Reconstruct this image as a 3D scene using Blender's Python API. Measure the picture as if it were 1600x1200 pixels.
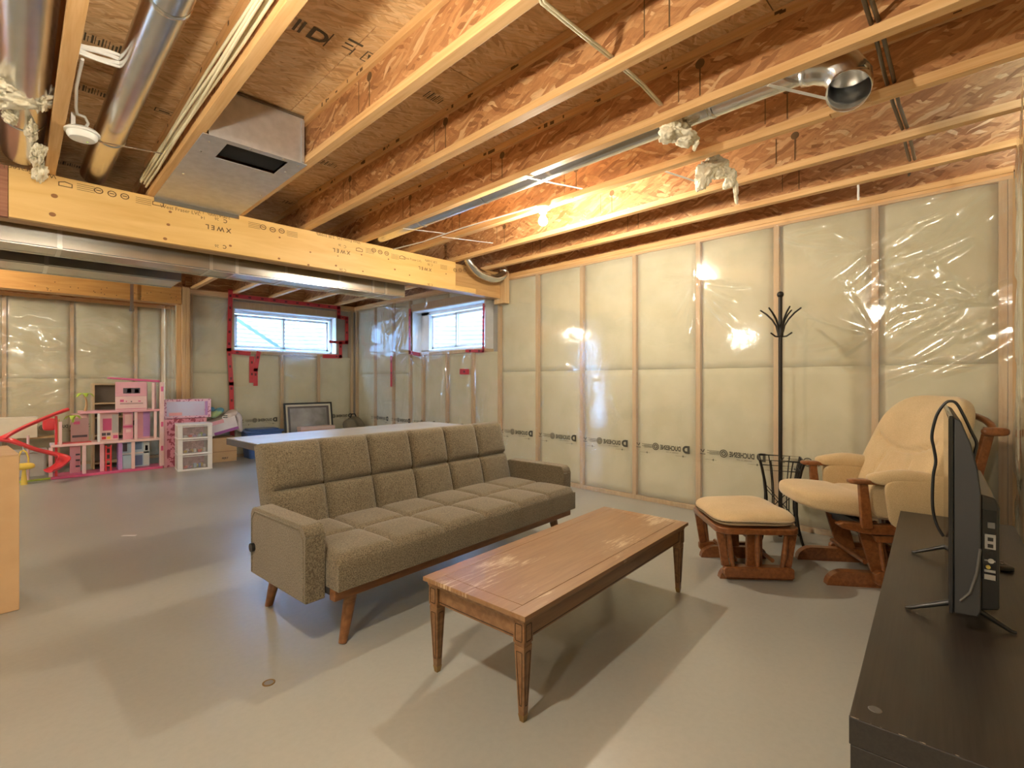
import bpy, bmesh, math, random
import numpy as np
from mathutils import Vector, Matrix, noise as mnoise

for o in list(bpy.data.objects):
    bpy.data.objects.remove(o, do_unlink=True)
S = bpy.context.scene
COL = S.collection
rnd = random.Random(11)
PI = math.pi

# ------------------------------------------------------------------ camera, world, exposure
F_PX, CX, CY, CAM_H = 770.0, 800.0, 594.0, 1.10
YAW = math.radians(45.19)
cam = bpy.data.cameras.new('camera')
cam.sensor_fit = 'HORIZONTAL'
cam.sensor_width = 36.0
cam.lens = F_PX / 1600 * 36.0
cam.shift_y = -(600 - CY) / 1600
cam.clip_start = 0.02
cam_o = bpy.data.objects.new('camera', cam)
COL.objects.link(cam_o)
cam_o.location = (0, 0, CAM_H)
cam_o.rotation_euler = (PI / 2, 0, -YAW)
S.camera = cam_o

S.view_settings.view_transform = 'Standard'
S.view_settings.look = 'None'
S.view_settings.gamma = 1.0
S.view_settings.use_curve_mapping = False
S.view_settings.exposure = 0.90

W = bpy.data.worlds.new('world')
S.world = W
W.use_nodes = True
bg = W.node_tree.nodes['Background']
bg.inputs['Color'].default_value = (0.30, 0.57, 1.0, 1)
bg.inputs['Strength'].default_value = 37.0

BULB_COL = (1.0, 0.90, 0.72)
BULB_STRENGTH = 1250.0
LAMPS = [(2.66, 2.33, 1.0, 0.0), (0.144, 1.05, 0.95, 0.28), (-0.854, 6.75, 0.95, 0.10), (-1.854, 0.1, 1.0, 0.30), (-1.354, 3.4, 0.4, 0.30)]  # entries after the second are unseen bulbs added to even out the brightness

for nm, loc, rot, sx, sy in (('window_portal', (2.94, 7.95, 1.83), (-PI / 2, 0, 0), 1.40, 0.56),
                             ('window_portal', (4.22, 5.2, 1.78), (0, PI / 2, 0), 0.56, 1.34)):
    la = bpy.data.lights.new(nm, 'AREA')
    la.shape = 'RECTANGLE'; la.size = sx; la.size_y = sy
    la.cycles.is_portal = True
    lo = bpy.data.objects.new(nm, la); COL.objects.link(lo)
    lo.location = loc; lo.rotation_euler = rot

# ------------------------------------------------------------------ measuring helpers (photo pixel -> point on a real plane)
sY, cY = math.sin(YAW), math.cos(YAW)
def ray(px, py):
    a = (px - CX) / F_PX; b = -(py - CY) / F_PX
    return (sY + a * cY, cY - a * sY, b)
def on_y(px, py, y):
    r = ray(px, py); t = y / r[1]; return (r[0] * t, y, CAM_H + r[2] * t)
def on_x(px, py, x):
    r = ray(px, py); t = x / r[0]; return (x, r[1] * t, CAM_H + r[2] * t)
def on_z(px, py, z):
    r = ray(px, py); t = (z - CAM_H) / r[2]; return (r[0] * t, r[1] * t, z)

# ------------------------------------------------------------------ object helpers
def link(o, parent=None):
    COL.objects.link(o)
    if parent is not None: o.parent = parent
    return o
def tag(o, label=None, cat=None, group=None, kind=None):
    if label: o['label'] = label
    if cat: o['category'] = cat
    if group: o['group'] = group
    if kind: o['kind'] = kind
    return o
def thing(name, label, cat, loc=(0, 0, 0), rz=0.0, group=None):
    o = bpy.data.objects.new(name, None)
    o.empty_display_size = 0.1
    link(o); o.location = loc; o.rotation_euler = (0, 0, rz)
    return tag(o, label, cat, group)

class MB:
    """collects shapes and links them as ONE mesh object"""
    def __init__(s): s.v = []; s.f = []
    def add(s, vs, fs, M=None):
        n = len(s.v)
        if M is not None: vs = [tuple(M @ Vector(p)) for p in vs]
        s.v += [tuple(p) for p in vs]; s.f += [tuple(i + n for i in f) for f in fs]
        return s
    def box(s, x0, x1, y0, y1, z0, z1, M=None):
        vs = [(x, y, z) for z in (z0, z1) for y in (y0, y1) for x in (x0, x1)]
        fs = [(0, 2, 3, 1), (4, 5, 7, 6), (0, 1, 5, 4), (2, 6, 7, 3), (0, 4, 6, 2), (1, 3, 7, 5)]
        return s.add(vs, fs, M)
    def bar(s, p0, p1, w, h, up=(0, 0, 1), w1=None, h1=None):
        """rectangular bar from p0 to p1, w across, h along up"""
        p0 = Vector(p0); p1 = Vector(p1); d = (p1 - p0).normalized(); up = Vector(up)
        r = d.cross(up)
        if r.length < 1e-4: r = d.cross(Vector((1, 0, 0)))
        r.normalize(); u = r.cross(d).normalized()
        w1 = w if w1 is None else w1; h1 = h if h1 is None else h1
        vs = []
        for p, ww, hh in ((p0, w, h), (p1, w1, h1)):
            for a, b in ((-1, -1), (1, -1), (1, 1), (-1, 1)):
                vs.append(p + r * (a * ww / 2) + u * (b * hh / 2))
        return s.add(vs, [(3, 2, 1, 0), (4, 5, 6, 7), (0, 1, 5, 4), (1, 2, 6, 5), (2, 3, 7, 6), (3, 0, 4, 7)])
    def tube(s, path, r, n=10, caps=True, closed=False):
        P = [Vector(p) for p in path]; m = len(P)
        R = r if isinstance(r, (list, tuple)) else [r] * m
        vs = []; nrm = None
        for i, p in enumerate(P):
            if closed: t = P[(i + 1) % m] - P[i - 1]
            else: t = P[min(i + 1, m - 1)] - P[max(i - 1, 0)]
            t.normalize()
            if nrm is None:
                nrm = t.cross(Vector((0, 0, 1)))
                if nrm.length < 1e-3: nrm = t.cross(Vector((1, 0, 0)))
            nrm = (nrm - t * nrm.dot(t)).normalized(); b = t.cross(nrm)
            for k in range(n):
                a = 2 * PI * k / n
                vs.append(p + (nrm * math.cos(a) + b * math.sin(a)) * R[i])
        fs = []
        for i in range(m if closed else m - 1):
            j = (i + 1) % m
            for k in range(n):
                l = (k + 1) % n
                fs.append((i * n + k, i * n + l, j * n + l, j * n + k))
        if caps and not closed:
            fs.append(tuple(range(n - 1, -1, -1))); fs.append(tuple((m - 1) * n + k for k in range(n)))
        return s.add(vs, fs)
    def lathe(s, prof, n=20, M=None):
        vs = []; fs = []; m = len(prof)
        for r, z in prof:
            for k in range(n):
                a = 2 * PI * k / n; vs.append((r * math.cos(a), r * math.sin(a), z))
        for i in range(m - 1):
            for k in range(n):
                l = (k + 1) % n; fs.append((i * n + k, i * n + l, (i + 1) * n + l, (i + 1) * n + k))
        fs.append(tuple(range(n - 1, -1, -1))); fs.append(tuple((m - 1) * n + k for k in range(n)))
        return s.add(vs, fs, M)
    def prism(s, poly, t, M=None):
        """polygon in XY, thickness t along Z (centred on 0..t)"""
        n = len(poly)
        vs = [(x, y, 0) for x, y in poly] + [(x, y, t) for x, y in poly]
        fs = [tuple(range(n - 1, -1, -1)), tuple(range(n, 2 * n))]
        for i in range(n):
            j = (i + 1) % n; fs.append((i, j, n + j, n + i))
        return s.add(vs, fs, M)
    def superbox(s, a, b, c, n=4.0, seg=10, fn=None, M=None):
        """cushion-like rounded box, half sizes a, b, c"""
        idx = {}; vs = []; fs = []
        def vid(p):
            k = tuple(round(q, 6) for q in p)
            if k not in idx:
                idx[k] = len(vs)
                e = (abs(p[0]) ** n + abs(p[1]) ** n + abs(p[2]) ** n) ** (1 / n)
                q = (p[0] / e * a, p[1] / e * b, p[2] / e * c)
                vs.append(fn(*q) if fn else q)
            return idx[k]
        g = [-1 + 2 * i / seg for i in range(seg + 1)]
        for ax in range(3):
            for sg in (-1, 1):
                for i in range(seg):
                    for j in range(seg):
                        q = []
                        for (u, v) in ((g[i], g[j]), (g[i + 1], g[j]), (g[i + 1], g[j + 1]), (g[i], g[j + 1])):
                            p = [0, 0, 0]; p[ax] = sg; p[(ax + 1) % 3] = u; p[(ax + 2) % 3] = v; q.append(vid(p))
                        fs.append(tuple(q if sg > 0 else q[::-1]))
        return s.add(vs, fs, M)
    def mesh(s, name, smooth=None):
        me = bpy.data.meshes.new(name)
        me.from_pydata(s.v, [], s.f); me.update()
        if smooth is not None:
            me.shade_smooth()
            if smooth < 3: me.set_sharp_from_angle(angle=smooth)
        return me
    def build(s, name, m, parent=None, smooth=None, bevel=0.0, label=None, kind=None):
        me = s.mesh(name, smooth); me.materials.append(m)
        o = link(bpy.data.objects.new(name, me), parent)
        if bevel > 0:
            b = o.modifiers.new('bevel', 'BEVEL'); b.width = bevel; b.segments = 2; b.limit_method = 'ANGLE'
            b.harden_normals = False
        return tag(o, label, kind=kind)

def inst(name, me, parent=None, loc=(0, 0, 0), rot=(0, 0, 0), scale=(1, 1, 1)):
    o = link(bpy.data.objects.new(name, me), parent)
    o.location = loc; o.rotation_euler = rot; o.scale = scale
    return o
def copy_tree(o, parent=None):
    c = o.copy(); link(c)
    if parent is not None: c.parent = parent
    for ch in list(o.children): copy_tree(ch, c)
    return c

# ------------------------------------------------------------------ materials
def nodes(name):
    m = bpy.data.materials.new(name); m.use_nodes = True
    nt = m.node_tree
    return m, nt, nt.nodes['Principled BSDF'], nt.nodes, nt.links
def coords(N, L, scale=(1, 1, 1), rot=(0, 0, 0), rand=True):
    tc = N.new('ShaderNodeTexCoord'); mp = N.new('ShaderNodeMapping')
    mp.inputs['Scale'].default_value = scale; mp.inputs['Rotation'].default_value = rot
    if rand:
        oi = N.new('ShaderNodeObjectInfo'); ad = N.new('ShaderNodeVectorMath'); ad.operation = 'ADD'
        mu = N.new('ShaderNodeVectorMath'); mu.operation = 'SCALE'; mu.inputs['Scale'].default_value = 17.3
        cb = N.new('ShaderNodeCombineXYZ')
        for i in range(3): L.new(oi.outputs['Random'], cb.inputs[i])
        L.new(cb.outputs[0], mu.inputs[0]); L.new(tc.outputs['Object'], ad.inputs[0]); L.new(mu.outputs[0], ad.inputs[1])
        L.new(ad.outputs[0], mp.inputs['Vector'])
    else:
        L.new(tc.outputs['Object'], mp.inputs['Vector'])
    return mp.outputs[0]
def noise(N, L, vec, scale, detail=4, rough=0.55, dist=0.0):
    t = N.new('ShaderNodeTexNoise'); t.inputs['Scale'].default_value = scale
    t.inputs['Detail'].default_value = detail; t.inputs['Roughness'].default_value = rough
    t.inputs['Distortion'].default_value = dist
    L.new(vec, t.inputs['Vector']); return t.outputs['Fac']
def ramp(N, L, fac, stops, interp='LINEAR'):
    r = N.new('ShaderNodeValToRGB'); r.color_ramp.interpolation = interp
    e = r.color_ramp.elements
    while len(e) < len(stops): e.new(0.5)
    for i, (p, c) in enumerate(stops):
        e[i].position = p; e[i].color = (c[0], c[1], c[2], 1)
    L.new(fac, r.inputs['Fac']); return r.outputs['Color']
def bumpn(N, L, h, b, strength=0.3, dist=0.005):
    n = N.new('ShaderNodeBump'); n.inputs['Strength'].default_value = strength; n.inputs['Distance'].default_value = dist
    L.new(h, n.inputs['Height']); L.new(n.outputs[0], b.inputs['Normal'])
def pbr(name, c0, c1=None, rough=0.5, metal=0.0, scale=6, stretch=(1, 1, 1), bump=0.0, bdist=0.003, lo=0.35, hi=0.65,
        spec=0.5, detail=4, dist=0.0, coat=0.0, rot=(0, 0, 0), rand=True, rvar=0.0):
    m, nt, b, N, L = nodes(name)
    c1 = c1 or tuple(q * 0.85 for q in c0)
    v = coords(N, L, stretch, rot, rand)
    f = noise(N, L, v, scale, detail, dist=dist)
    L.new(ramp(N, L, f, [(lo, c1), (hi, c0)]), b.inputs['Base Color'])
    b.inputs['Roughness'].default_value = rough; b.inputs['Metallic'].default_value = metal
    b.inputs['Specular IOR Level'].default_value = spec
    if coat: b.inputs['Coat Weight'].default_value = coat; b.inputs['Coat Roughness'].default_value = 0.15
    if rvar:
        mr = N.new('ShaderNodeMapRange'); mr.inputs['To Min'].default_value = rough - rvar; mr.inputs['To Max'].default_value = rough + rvar
        L.new(f, mr.inputs['Value']); L.new(mr.outputs[0], b.inputs['Roughness'])
    if bump: bumpn(N, L, f, b, bump, bdist)
    return m
def plain(name, c, rough=0.5, metal=0.0, spec=0.5):
    return pbr(name, c, tuple(q * 0.93 for q in c), rough, metal, 9, spec=spec)
def emit(name, c, st):
    m, nt, b, N, L = nodes(name)
    b.inputs['Base Color'].default_value = (*c, 1)
    b.inputs['Emission Color'].default_value = (*c, 1); b.inputs['Emission Strength'].default_value = st
    return m

def osb(name, stops, rot=0.0, axis=0, scale=1.0, rough=0.62):
    """oriented strand board: long flakes lying two ways"""
    m, nt, b, N, L = nodes(name)
    cols = []
    for k, (ang, sx, sy) in enumerate(((rot + 0.25, 9, 52), (rot - 0.55, 13, 60))):
        r = [0, 0, 0]; r[axis] = ang
        sc = (1, sx * scale, sy * scale) if axis == 0 else (sx * scale, sy * scale, 1)
        v = coords(N, L, (1, 1, 1), tuple(r))
        n = N.new('ShaderNodeTexNoise'); n.inputs['Scale'].default_value = 7; n.inputs['Detail'].default_value = 2
        L.new(v, n.inputs['Vector'])
        mx = N.new('ShaderNodeMix'); mx.data_type = 'VECTOR'; mx.inputs['Factor'].default_value = 0.07
        L.new(v, mx.inputs[4]); L.new(n.outputs['Color'], mx.inputs[5])
        mp = N.new('ShaderNodeMapping'); mp.inputs['Scale'].default_value = sc
        L.new(mx.outputs[1], mp.inputs['Vector'])
        vo = N.new('ShaderNodeTexVoronoi'); vo.inputs['Scale'].default_value = 1.0; vo.inputs['Randomness'].default_value = 1.0
        L.new(mp.outputs[0], vo.inputs['Vector'])
        sp = N.new('ShaderNodeSeparateColor'); L.new(vo.outputs['Color'], sp.inputs[0])
        cols.append((sp.outputs[0], sp.outputs[1], mp.outputs[0]))
    mixf = N.new('ShaderNodeMath'); mixf.operation = 'GREATER_THAN'; mixf.inputs[1].default_value = 0.5
    L.new(cols[0][1], mixf.inputs[0])
    mv = N.new('ShaderNodeMix'); mv.data_type = 'FLOAT'
    L.new(mixf.outputs[0], mv.inputs['Factor']); L.new(cols[0][0], mv.inputs[2]); L.new(cols[1][0], mv.inputs[3])
    c = ramp(N, L, mv.outputs[0], stops)
    g = noise(N, L, cols[0][2], 1.6, 4, 0.7)
    gm = N.new('ShaderNodeMix'); gm.data_type = 'RGBA'; gm.blend_type = 'MULTIPLY'; gm.inputs['Factor'].default_value = 0.55
    L.new(c, gm.inputs[6]); L.new(ramp(N, L, g, [(0.3, (0.55, 0.5, 0.45)), (0.6, (1, 1, 1))]), gm.inputs[7])
    L.new(gm.outputs[2], b.inputs['Base Color'])
    b.inputs['Roughness'].default_value = rough
    bumpn(N, L, mv.outputs[0], b, 0.35, 0.002)
    return m

M = {}
M['osb_web'] = osb('osb_web', [(0.0, (0.34, 0.14, 0.048)), (0.2, (0.50, 0.225, 0.085)), (0.6, (0.58, 0.28, 0.11)), (0.88, (0.66, 0.35, 0.15)), (1.0, (0.80, 0.52, 0.27))], 0.15, 0)
M['osb_floor'] = osb('osb_floor', [(0.0, (0.56, 0.32, 0.14)), (0.25, (0.70, 0.44, 0.21)), (0.6, (0.76, 0.50, 0.25)), (1.0, (0.83, 0.60, 0.34))], 0.2, 2, 1.25)
M['pine'] = pbr('pine', (0.78, 0.50, 0.235), (0.64, 0.35, 0.13), 0.55, scale=2.2, stretch=(26, 1.2, 26), bump=0.12, bdist=0.001, lo=0.3, hi=0.7, dist=0.4)
M['pine_x'] = pbr('pine_x', (0.78, 0.52, 0.27), (0.64, 0.38, 0.17), 0.55, scale=2.2, stretch=(1.2, 26, 26), bump=0.12, bdist=0.001, lo=0.3, hi=0.7, dist=0.4)
M['stud'] = pbr('stud', (0.63, 0.43, 0.225), (0.50, 0.31, 0.14), 0.6, scale=2.2, stretch=(24, 24, 1.0), bump=0.1, bdist=0.001, lo=0.3, hi=0.7, dist=0.4)
M['ply_red'] = pbr('ply_red', (0.36, 0.16, 0.09), (0.26, 0.10, 0.055), 0.6, scale=3, stretch=(1, 30, 30))
M['ink'] = plain('ink', (0.055, 0.05, 0.035), 0.7)
M['ink_wood'] = plain('ink_wood', (0.16, 0.085, 0.03), 0.7)
M['ink_board'] = plain('ink_board', (0.10, 0.07, 0.035), 0.7)
M['galv'] = pbr('galvanised', (0.74, 0.74, 0.73), (0.70, 0.70, 0.69), 0.24, 1.0, 14, detail=1)
M['galv_dull'] = pbr('galvanised_dull', (0.56, 0.54, 0.50), (0.50, 0.48, 0.45), 0.24, 1.0, 6, detail=1)
M['panbox'] = pbr('sheet_steel', (0.60, 0.60, 0.61), (0.52, 0.52, 0.53), 0.45, 0.75, 20)
M['black_hole'] = plain('black_void', (0.008, 0.008, 0.008), 0.8)
M['white_plastic'] = plain('white_plastic', (0.82, 0.81, 0.77), 0.35)
M['cable'] = plain('cable_sheath', (0.80, 0.72, 0.50), 0.5)
M['cable_dark'] = plain('dark_pipe', (0.12, 0.085, 0.05), 0.4)
M['batt'] = pbr('glass_fibre', (0.66, 0.615, 0.44), (0.58, 0.53, 0.355), 0.9, scale=3.5, bump=0.5, bdist=0.006, detail=6, spec=0.1)
M['tuft'] = pbr('glass_fibre_tuft', (0.90, 0.84, 0.68), (0.78, 0.70, 0.52), 0.95, scale=30, bump=0.9, bdist=0.01, detail=6, spec=0.1)
M['tape'] = pbr('red_tape', (0.52, 0.035, 0.045), (0.44, 0.025, 0.035), 0.35, scale=10)
M['tape_ink'] = plain('tape_print', (0.12, 0.01, 0.015), 0.5)
M['vinyl'] = plain('white_vinyl', (0.86, 0.87, 0.88), 0.3)
M['corrugated'] = pbr('corrugated_steel', (0.60, 0.63, 0.67), (0.52, 0.55, 0.60), 0.4, 0.35, 6)
M['dark_stripe'] = plain('stripe_blue', (0.22, 0.27, 0.36), 0.5, 0.3)
M['concrete_wall'] = pbr('foundation', (0.42, 0.41, 0.38), None, 0.9)

def concrete_floor():
    m, nt, b, N, L = nodes('painted_concrete')
    v = coords(N, L, (1, 1, 1), rand=False)
    n1 = noise(N, L, v, 0.9, 3, 0.5); n2 = noise(N, L, v, 42, 4, 0.6)
    c1 = ramp(N, L, n1, [(0.3, (0.33, 0.328, 0.295)), (0.7, (0.39, 0.386, 0.345))])
    mx = N.new('ShaderNodeMix'); mx.data_type = 'RGBA'; mx.blend_type = 'MULTIPLY'; mx.inputs['Factor'].default_value = 0.35
    L.new(c1, mx.inputs[6]); L.new(ramp(N, L, n2, [(0.35, (0.86, 0.86, 0.86)), (0.6, (1, 1, 1))]), mx.inputs[7])
    L.new(mx.outputs[2], b.inputs['Base Color'])
    b.inputs['Roughness'].default_value = 0.30
    b.inputs['Specular IOR Level'].default_value = 0.85
    bumpn(N, L, n2, b, 0.06, 0.002)
    return m
M['floor'] = concrete_floor()

def schlick(N, L, f0=0.04, normal=None, gain=1.0):
    lw = N.new('ShaderNodeLayerWeight'); lw.inputs['Blend'].default_value = 0.5
    if normal is not None: L.new(normal, lw.inputs['Normal'])
    p = N.new('ShaderNodeMath'); p.operation = 'POWER'; p.inputs[1].default_value = 5.0; L.new(lw.outputs['Facing'], p.inputs[0])
    a = N.new('ShaderNodeMath'); a.operation = 'MULTIPLY_ADD'; a.inputs[1].default_value = (1 - f0) * gain; a.inputs[2].default_value = f0 * gain; a.use_clamp = True
    L.new(p.outputs[0], a.inputs[0]); return a.outputs[0]
def film():
    """clear polyethylene: see-through, slightly milky, glossy"""
    m, nt, b, N, L = nodes('vapour_barrier_film')
    out = N['Material Output']
    v = coords(N, L, (1, 1, 1), rand=True)
    n1 = noise(N, L, v, 5, 3, 0.5, 0.6); n2 = noise(N, L, v, 22, 3, 0.5, 1.0)
    ad = N.new('ShaderNodeMath'); ad.operation = 'MULTIPLY_ADD'; ad.inputs[1].default_value = 0.25
    L.new(n2, ad.inputs[0]); L.new(n1, ad.inputs[2])
    bp = N.new('ShaderNodeBump'); bp.inputs['Strength'].default_value = 0.16; bp.inputs['Distance'].default_value = 0.010
    L.new(ad.outputs[0], bp.inputs['Height'])
    tr = N.new('ShaderNodeBsdfTransparent'); tr.inputs['Color'].default_value = (0.97, 0.97, 0.96, 1)
    df = N.new('ShaderNodeBsdfDiffuse'); df.inputs['Color'].default_value = (0.74, 0.74, 0.70, 1)
    gl = N.new('ShaderNodeBsdfGlossy'); gl.inputs['Roughness'].default_value = 0.09; gl.inputs['Color'].default_value = (1, 1, 1, 1)
    L.new(bp.outputs[0], gl.inputs['Normal'])
    m1 = N.new('ShaderNodeMixShader'); m1.inputs['Fac'].default_value = 0.17
    L.new(tr.outputs[0], m1.inputs[1]); L.new(df.outputs[0], m1.inputs[2])
    m2 = N.new('ShaderNodeMixShader'); 
    L.new(schlick(N, L, 0.045, None, 1.8), m2.inputs['Fac'])
    L.new(m1.outputs[0], m2.inputs[1]); L.new(gl.outputs[0], m2.inputs[2])
    L.new(m2.outputs[0], out.inputs['Surface'])
    return m
M['film'] = film()
def glass(name, tint=(0.95, 0.97, 0.98), refl=1.0):
    m, nt, b, N, L = nodes(name); out = N['Material Output']
    tr = N.new('ShaderNodeBsdfTransparent'); tr.inputs['Color'].default_value = (*tint, 1)
    gl = N.new('ShaderNodeBsdfGlossy'); gl.inputs['Roughness'].default_value = 0.03
    mx = N.new('ShaderNodeMixShader'); L.new(schlick(N, L, 0.035), mx.inputs['Fac'])
    L.new(tr.outputs[0], mx.inputs[1]); L.new(gl.outputs[0], mx.inputs[2]); L.new(mx.outputs[0], out.inputs['Surface'])
    return m
M['glass'] = glass('window_glass')
def frosted():
    m, nt, b, N, L = nodes('frosted_drawer_plastic'); out = N['Material Output']
    tr = N.new('ShaderNodeBsdfTransparent'); tr.inputs['Color'].default_value = (0.96, 0.95, 0.94, 1)
    df = N.new('ShaderNodeBsdfDiffuse'); df.inputs['Color'].default_value = (0.74, 0.70, 0.68, 1)
    mx = N.new('ShaderNodeMixShader'); mx.inputs['Fac'].default_value = 0.18
    L.new(tr.outputs[0], mx.inputs[1]); L.new(df.outputs[0], mx.inputs[2]); L.new(mx.outputs[0], out.inputs['Surface'])
    return m
M['clear_plastic'] = frosted()

def text_mesh(s, size, bold=0.0, align='LEFT'):
    cu = bpy.data.curves.new('t', 'FONT'); cu.body = s; cu.size = size; cu.offset = bold; cu.align_x = align
    cu.resolution_u = 3
    o = bpy.data.objects.new('t', cu); COL.objects.link(o)
    dg = bpy.context.evaluated_depsgraph_get()
    me = bpy.data.meshes.new_from_object(o.evaluated_get(dg))
    bpy.data.objects.remove(o, do_unlink=True); bpy.data.curves.remove(cu)
    vs = [tuple(v.co) for v in me.vertices]; fs = [tuple(p.vertices) for p in me.polygons]
    bpy.data.meshes.remove(me)
    return vs, fs

# ================================================================== SETTING
XR, YF = 4.04, 7.77            # inner faces of the right and the far stud wall
YB = 8.50                      # bumped-out part of the far wall on the left
ZP = 2.26                      # underside of the top plates
ZJ = 2.336                     # underside of the joists
ZC = 2.60                      # underside of the subfloor

fl = MB().box(-3.8, 4.35, -2.4, 8.8, -0.12, 0.0).build('floor', M['floor'], kind='structure')

# ceiling: deck slab > subfloor panels, floor joists > flanges
ceil = MB().box(-3.8, 4.30, -2.4, 8.02, ZC + 0.03, ZC + 0.08).box(-3.8, 1.63, 8.02, 8.76, ZC + 0.03, ZC + 0.08).build('ceiling', M['osb_floor'], kind='structure')
for i in range(4):
    for j in range(10):
        x0 = -3.8 + i * 2.44 - (1.22 if j % 2 else 0); y0 = -2.4 + j * 1.22 + 0.62 - 1.22
        a, b_ = max(x0, -3.8), min(x0 + 2.437, 4.30); c, d = max(y0, -2.4), min(y0 + 1.216, 8.74)
        if d > 8.02: b_ = min(b_, 1.63)
        if b_ - a > 0.05 and d - c > 0.05:
            MB().box(a, b_, c, d, ZC + rnd.uniform(0, 0.002), ZC + 0.03).build('subfloor_panel', M['osb_floor'], ceil)
JR = [-3.33, -2.83, -2.33, -1.83, -1.33, -0.83, -0.335, 0.168, 0.67, 1.207, 1.71, 2.215, 2.712, 3.25, 3.755]
for i, xr in enumerate(JR):
    for (y0, y1, dx) in ((-2.35, 4.178, 0), (4.182, 8.45 if xr < 1.5 else 7.87, 0.02)):
        xc = xr - 0.024 + dx
        w = MB().box(xc - 0.005, xc + 0.005, y0, y1, ZJ + 0.03, ZC - 0.03).build('floor_joist', M['osb_web'], ceil)
        MB().box(xc - 0.025, xc + 0.025, y0, y1, ZJ, ZJ + 0.038).build('bottom_flange', M['pine'], w, bevel=0.002)
        MB().box(xc - 0.025, xc + 0.025, y0, y1, ZC - 0.038, ZC - 0.0005).build('top_flange', M['pine'], w)
        if xr > 0.6 and dx == 0:
            mk = MB()
            for yk in (0.75 + 0.11 * (i % 3), 2.05 + 0.07 * (i % 4), 3.3):
                if i == 8: yk += 0.4
                mk.lathe([(0.022, 0), (0.022, 0.001)], 12, Matrix.Translation((xc - 0.005, yk, 2.535)) @ Matrix.Rotation(-PI / 2, 4, 'Y'))
                mk.box(xc - 0.0062, xc - 0.005, yk - 0.003, yk + 0.003, 2.39, 2.53)
                mk.box(xc - 0.0062, xc - 0.005, yk + 0.10, yk + 0.104, 2.40, 2.55)
            for q in range(26):
                y = rnd.uniform(-0.2, 3.9); l = rnd.uniform(0.005, 0.04)
                mk.box(xc - 0.0258, xc - 0.025, y, y + l, 2.566 + rnd.uniform(0, 0.012), 2.580 + rnd.uniform(0, 0.01))
            mk.build('ink_mark', M['ink_wood'], w)
# cross blocking seen at the far end, rim boards
MB().box(1.63, 4.13, 7.88, 7.92, ZJ, ZC).build('rim_board', M['osb_web'], ceil)
MB().box(1.60, 1.64, 7.92, 8.76, ZP - 0.15, ZC).build('rim_board', M['osb_web'], ceil)
MB().box(-3.8, 1.60, 8.47, 8.51, ZP - 0.1, ZC).build('rim_board', M['osb_web'], ceil)
MB().box(4.13, 4.17, -2.4, 8.02, ZJ, ZC).build('rim_board', M['osb_web'], ceil)
MB().box(-3.8, 4.30, -2.4, -2.36, ZJ, ZC).build('rim_board', M['osb_web'], ceil)
MB().box(-3.8, -3.76, -2.4, 8.8, ZJ, ZC).build('rim_board', M['osb_web'], ceil)

# joist strips: pale nailing strips under the joist with the bulb
for (p0, p1) in ((on_z(1140, 252, ZJ)[1], on_z(1298, 180, ZJ)[1]), (on_z(1361, 160, ZJ)[1], -0.9)):
    ya, yb = max(p0, p1), min(p0, p1)
    MB().box(2.655, 2.695, yb, ya, ZJ - 0.010, ZJ).build('nailing_strip', M['pine'], ceil)

# ------------------------------------------------------------------ stud walls
def wallmap(kind):
    """local (s along wall, d into room, z) -> world"""
    if kind == 'right':  return Matrix(((0, -1, 0, XR), (1, 0, 0, 0), (0, 0, 1, 0), (0, 0, 0, 1)))
    if kind == 'far':    return Matrix(((1, 0, 0, 0), (0, -1, 0, YF), (0, 0, 1, 0), (0, 0, 0, 1)))
    if kind == 'bump':   return Matrix(((1, 0, 0, 0), (0, -1, 0, YB), (0, 0, 1, 0), (0, 0, 0, 1)))
    if kind == 'ret':    return Matrix(((0, -1, 0, 1.50), (1, 0, 0, 0), (0, 0, 1, 0), (0, 0, 0, 1)))
def wbox(mb, Mx, s0, s1, d0, d1, z0, z1): return mb.box(s0, s1, d0, d1, z0, z1, Mx)

def batt_mesh(s0, s1, z0, z1, Mx, depth=0.022, seed=0):
    """pillow of glass fibre filling a stud bay; front bulges almost to the stud faces"""
    nx = max(4, int((s1 - s0) / 0.05)); nz = max(4, int((z1 - z0) / 0.06))
    r = random.Random(seed); ph = [r.uniform(0, 6) for _ in range(6)]
    vs = []; fs = []
    for j in range(nz + 1):
        for i in range(nx + 1):
            a = i / nx; b_ = j / nz
            e = (1 - abs(2 * a - 1) ** 6) * (1 - 0.2 * abs(2 * b_ - 1) ** 40)
            s = s0 + a * (s1 - s0); z = z0 + b_ * (z1 - z0)
            d = -0.040 + (0.026 + 0.005 * math.sin(s * 9 + ph[0]) * math.sin(z * 5 + ph[1]) + 0.004 * math.sin(s * 23 + z * 13 + ph[2])) * e ** 0.5
            vs.append((s, d, z))
    w = nx + 1
    for j in range(nz):
        for i in range(nx):
            q = j * w + i; fs.append((q, q + 1, q + w + 1, q + w))
    # back edge
    n = len(vs)
    vs += [(s0, -0.12, z0), (s1, -0.12, z0), (s1, -0.12, z1), (s0, -0.12, z1)]
    fs.append((n, n + 3, n + 2, n + 1))
    fs += [tuple([n, n + 1] + [i for i in range(nx, -1, -1)]), tuple([n + 2, n + 3] + [nz * w + i for i in range(nx + 1)]),
           tuple([n + 3, n] + [j * w for j in range(nz + 1)]), tuple([n + 1, n + 2] + [j * w + nx for j in range(nz, -1, -1)])]
    return MB().add(vs, fs, Mx)

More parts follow.
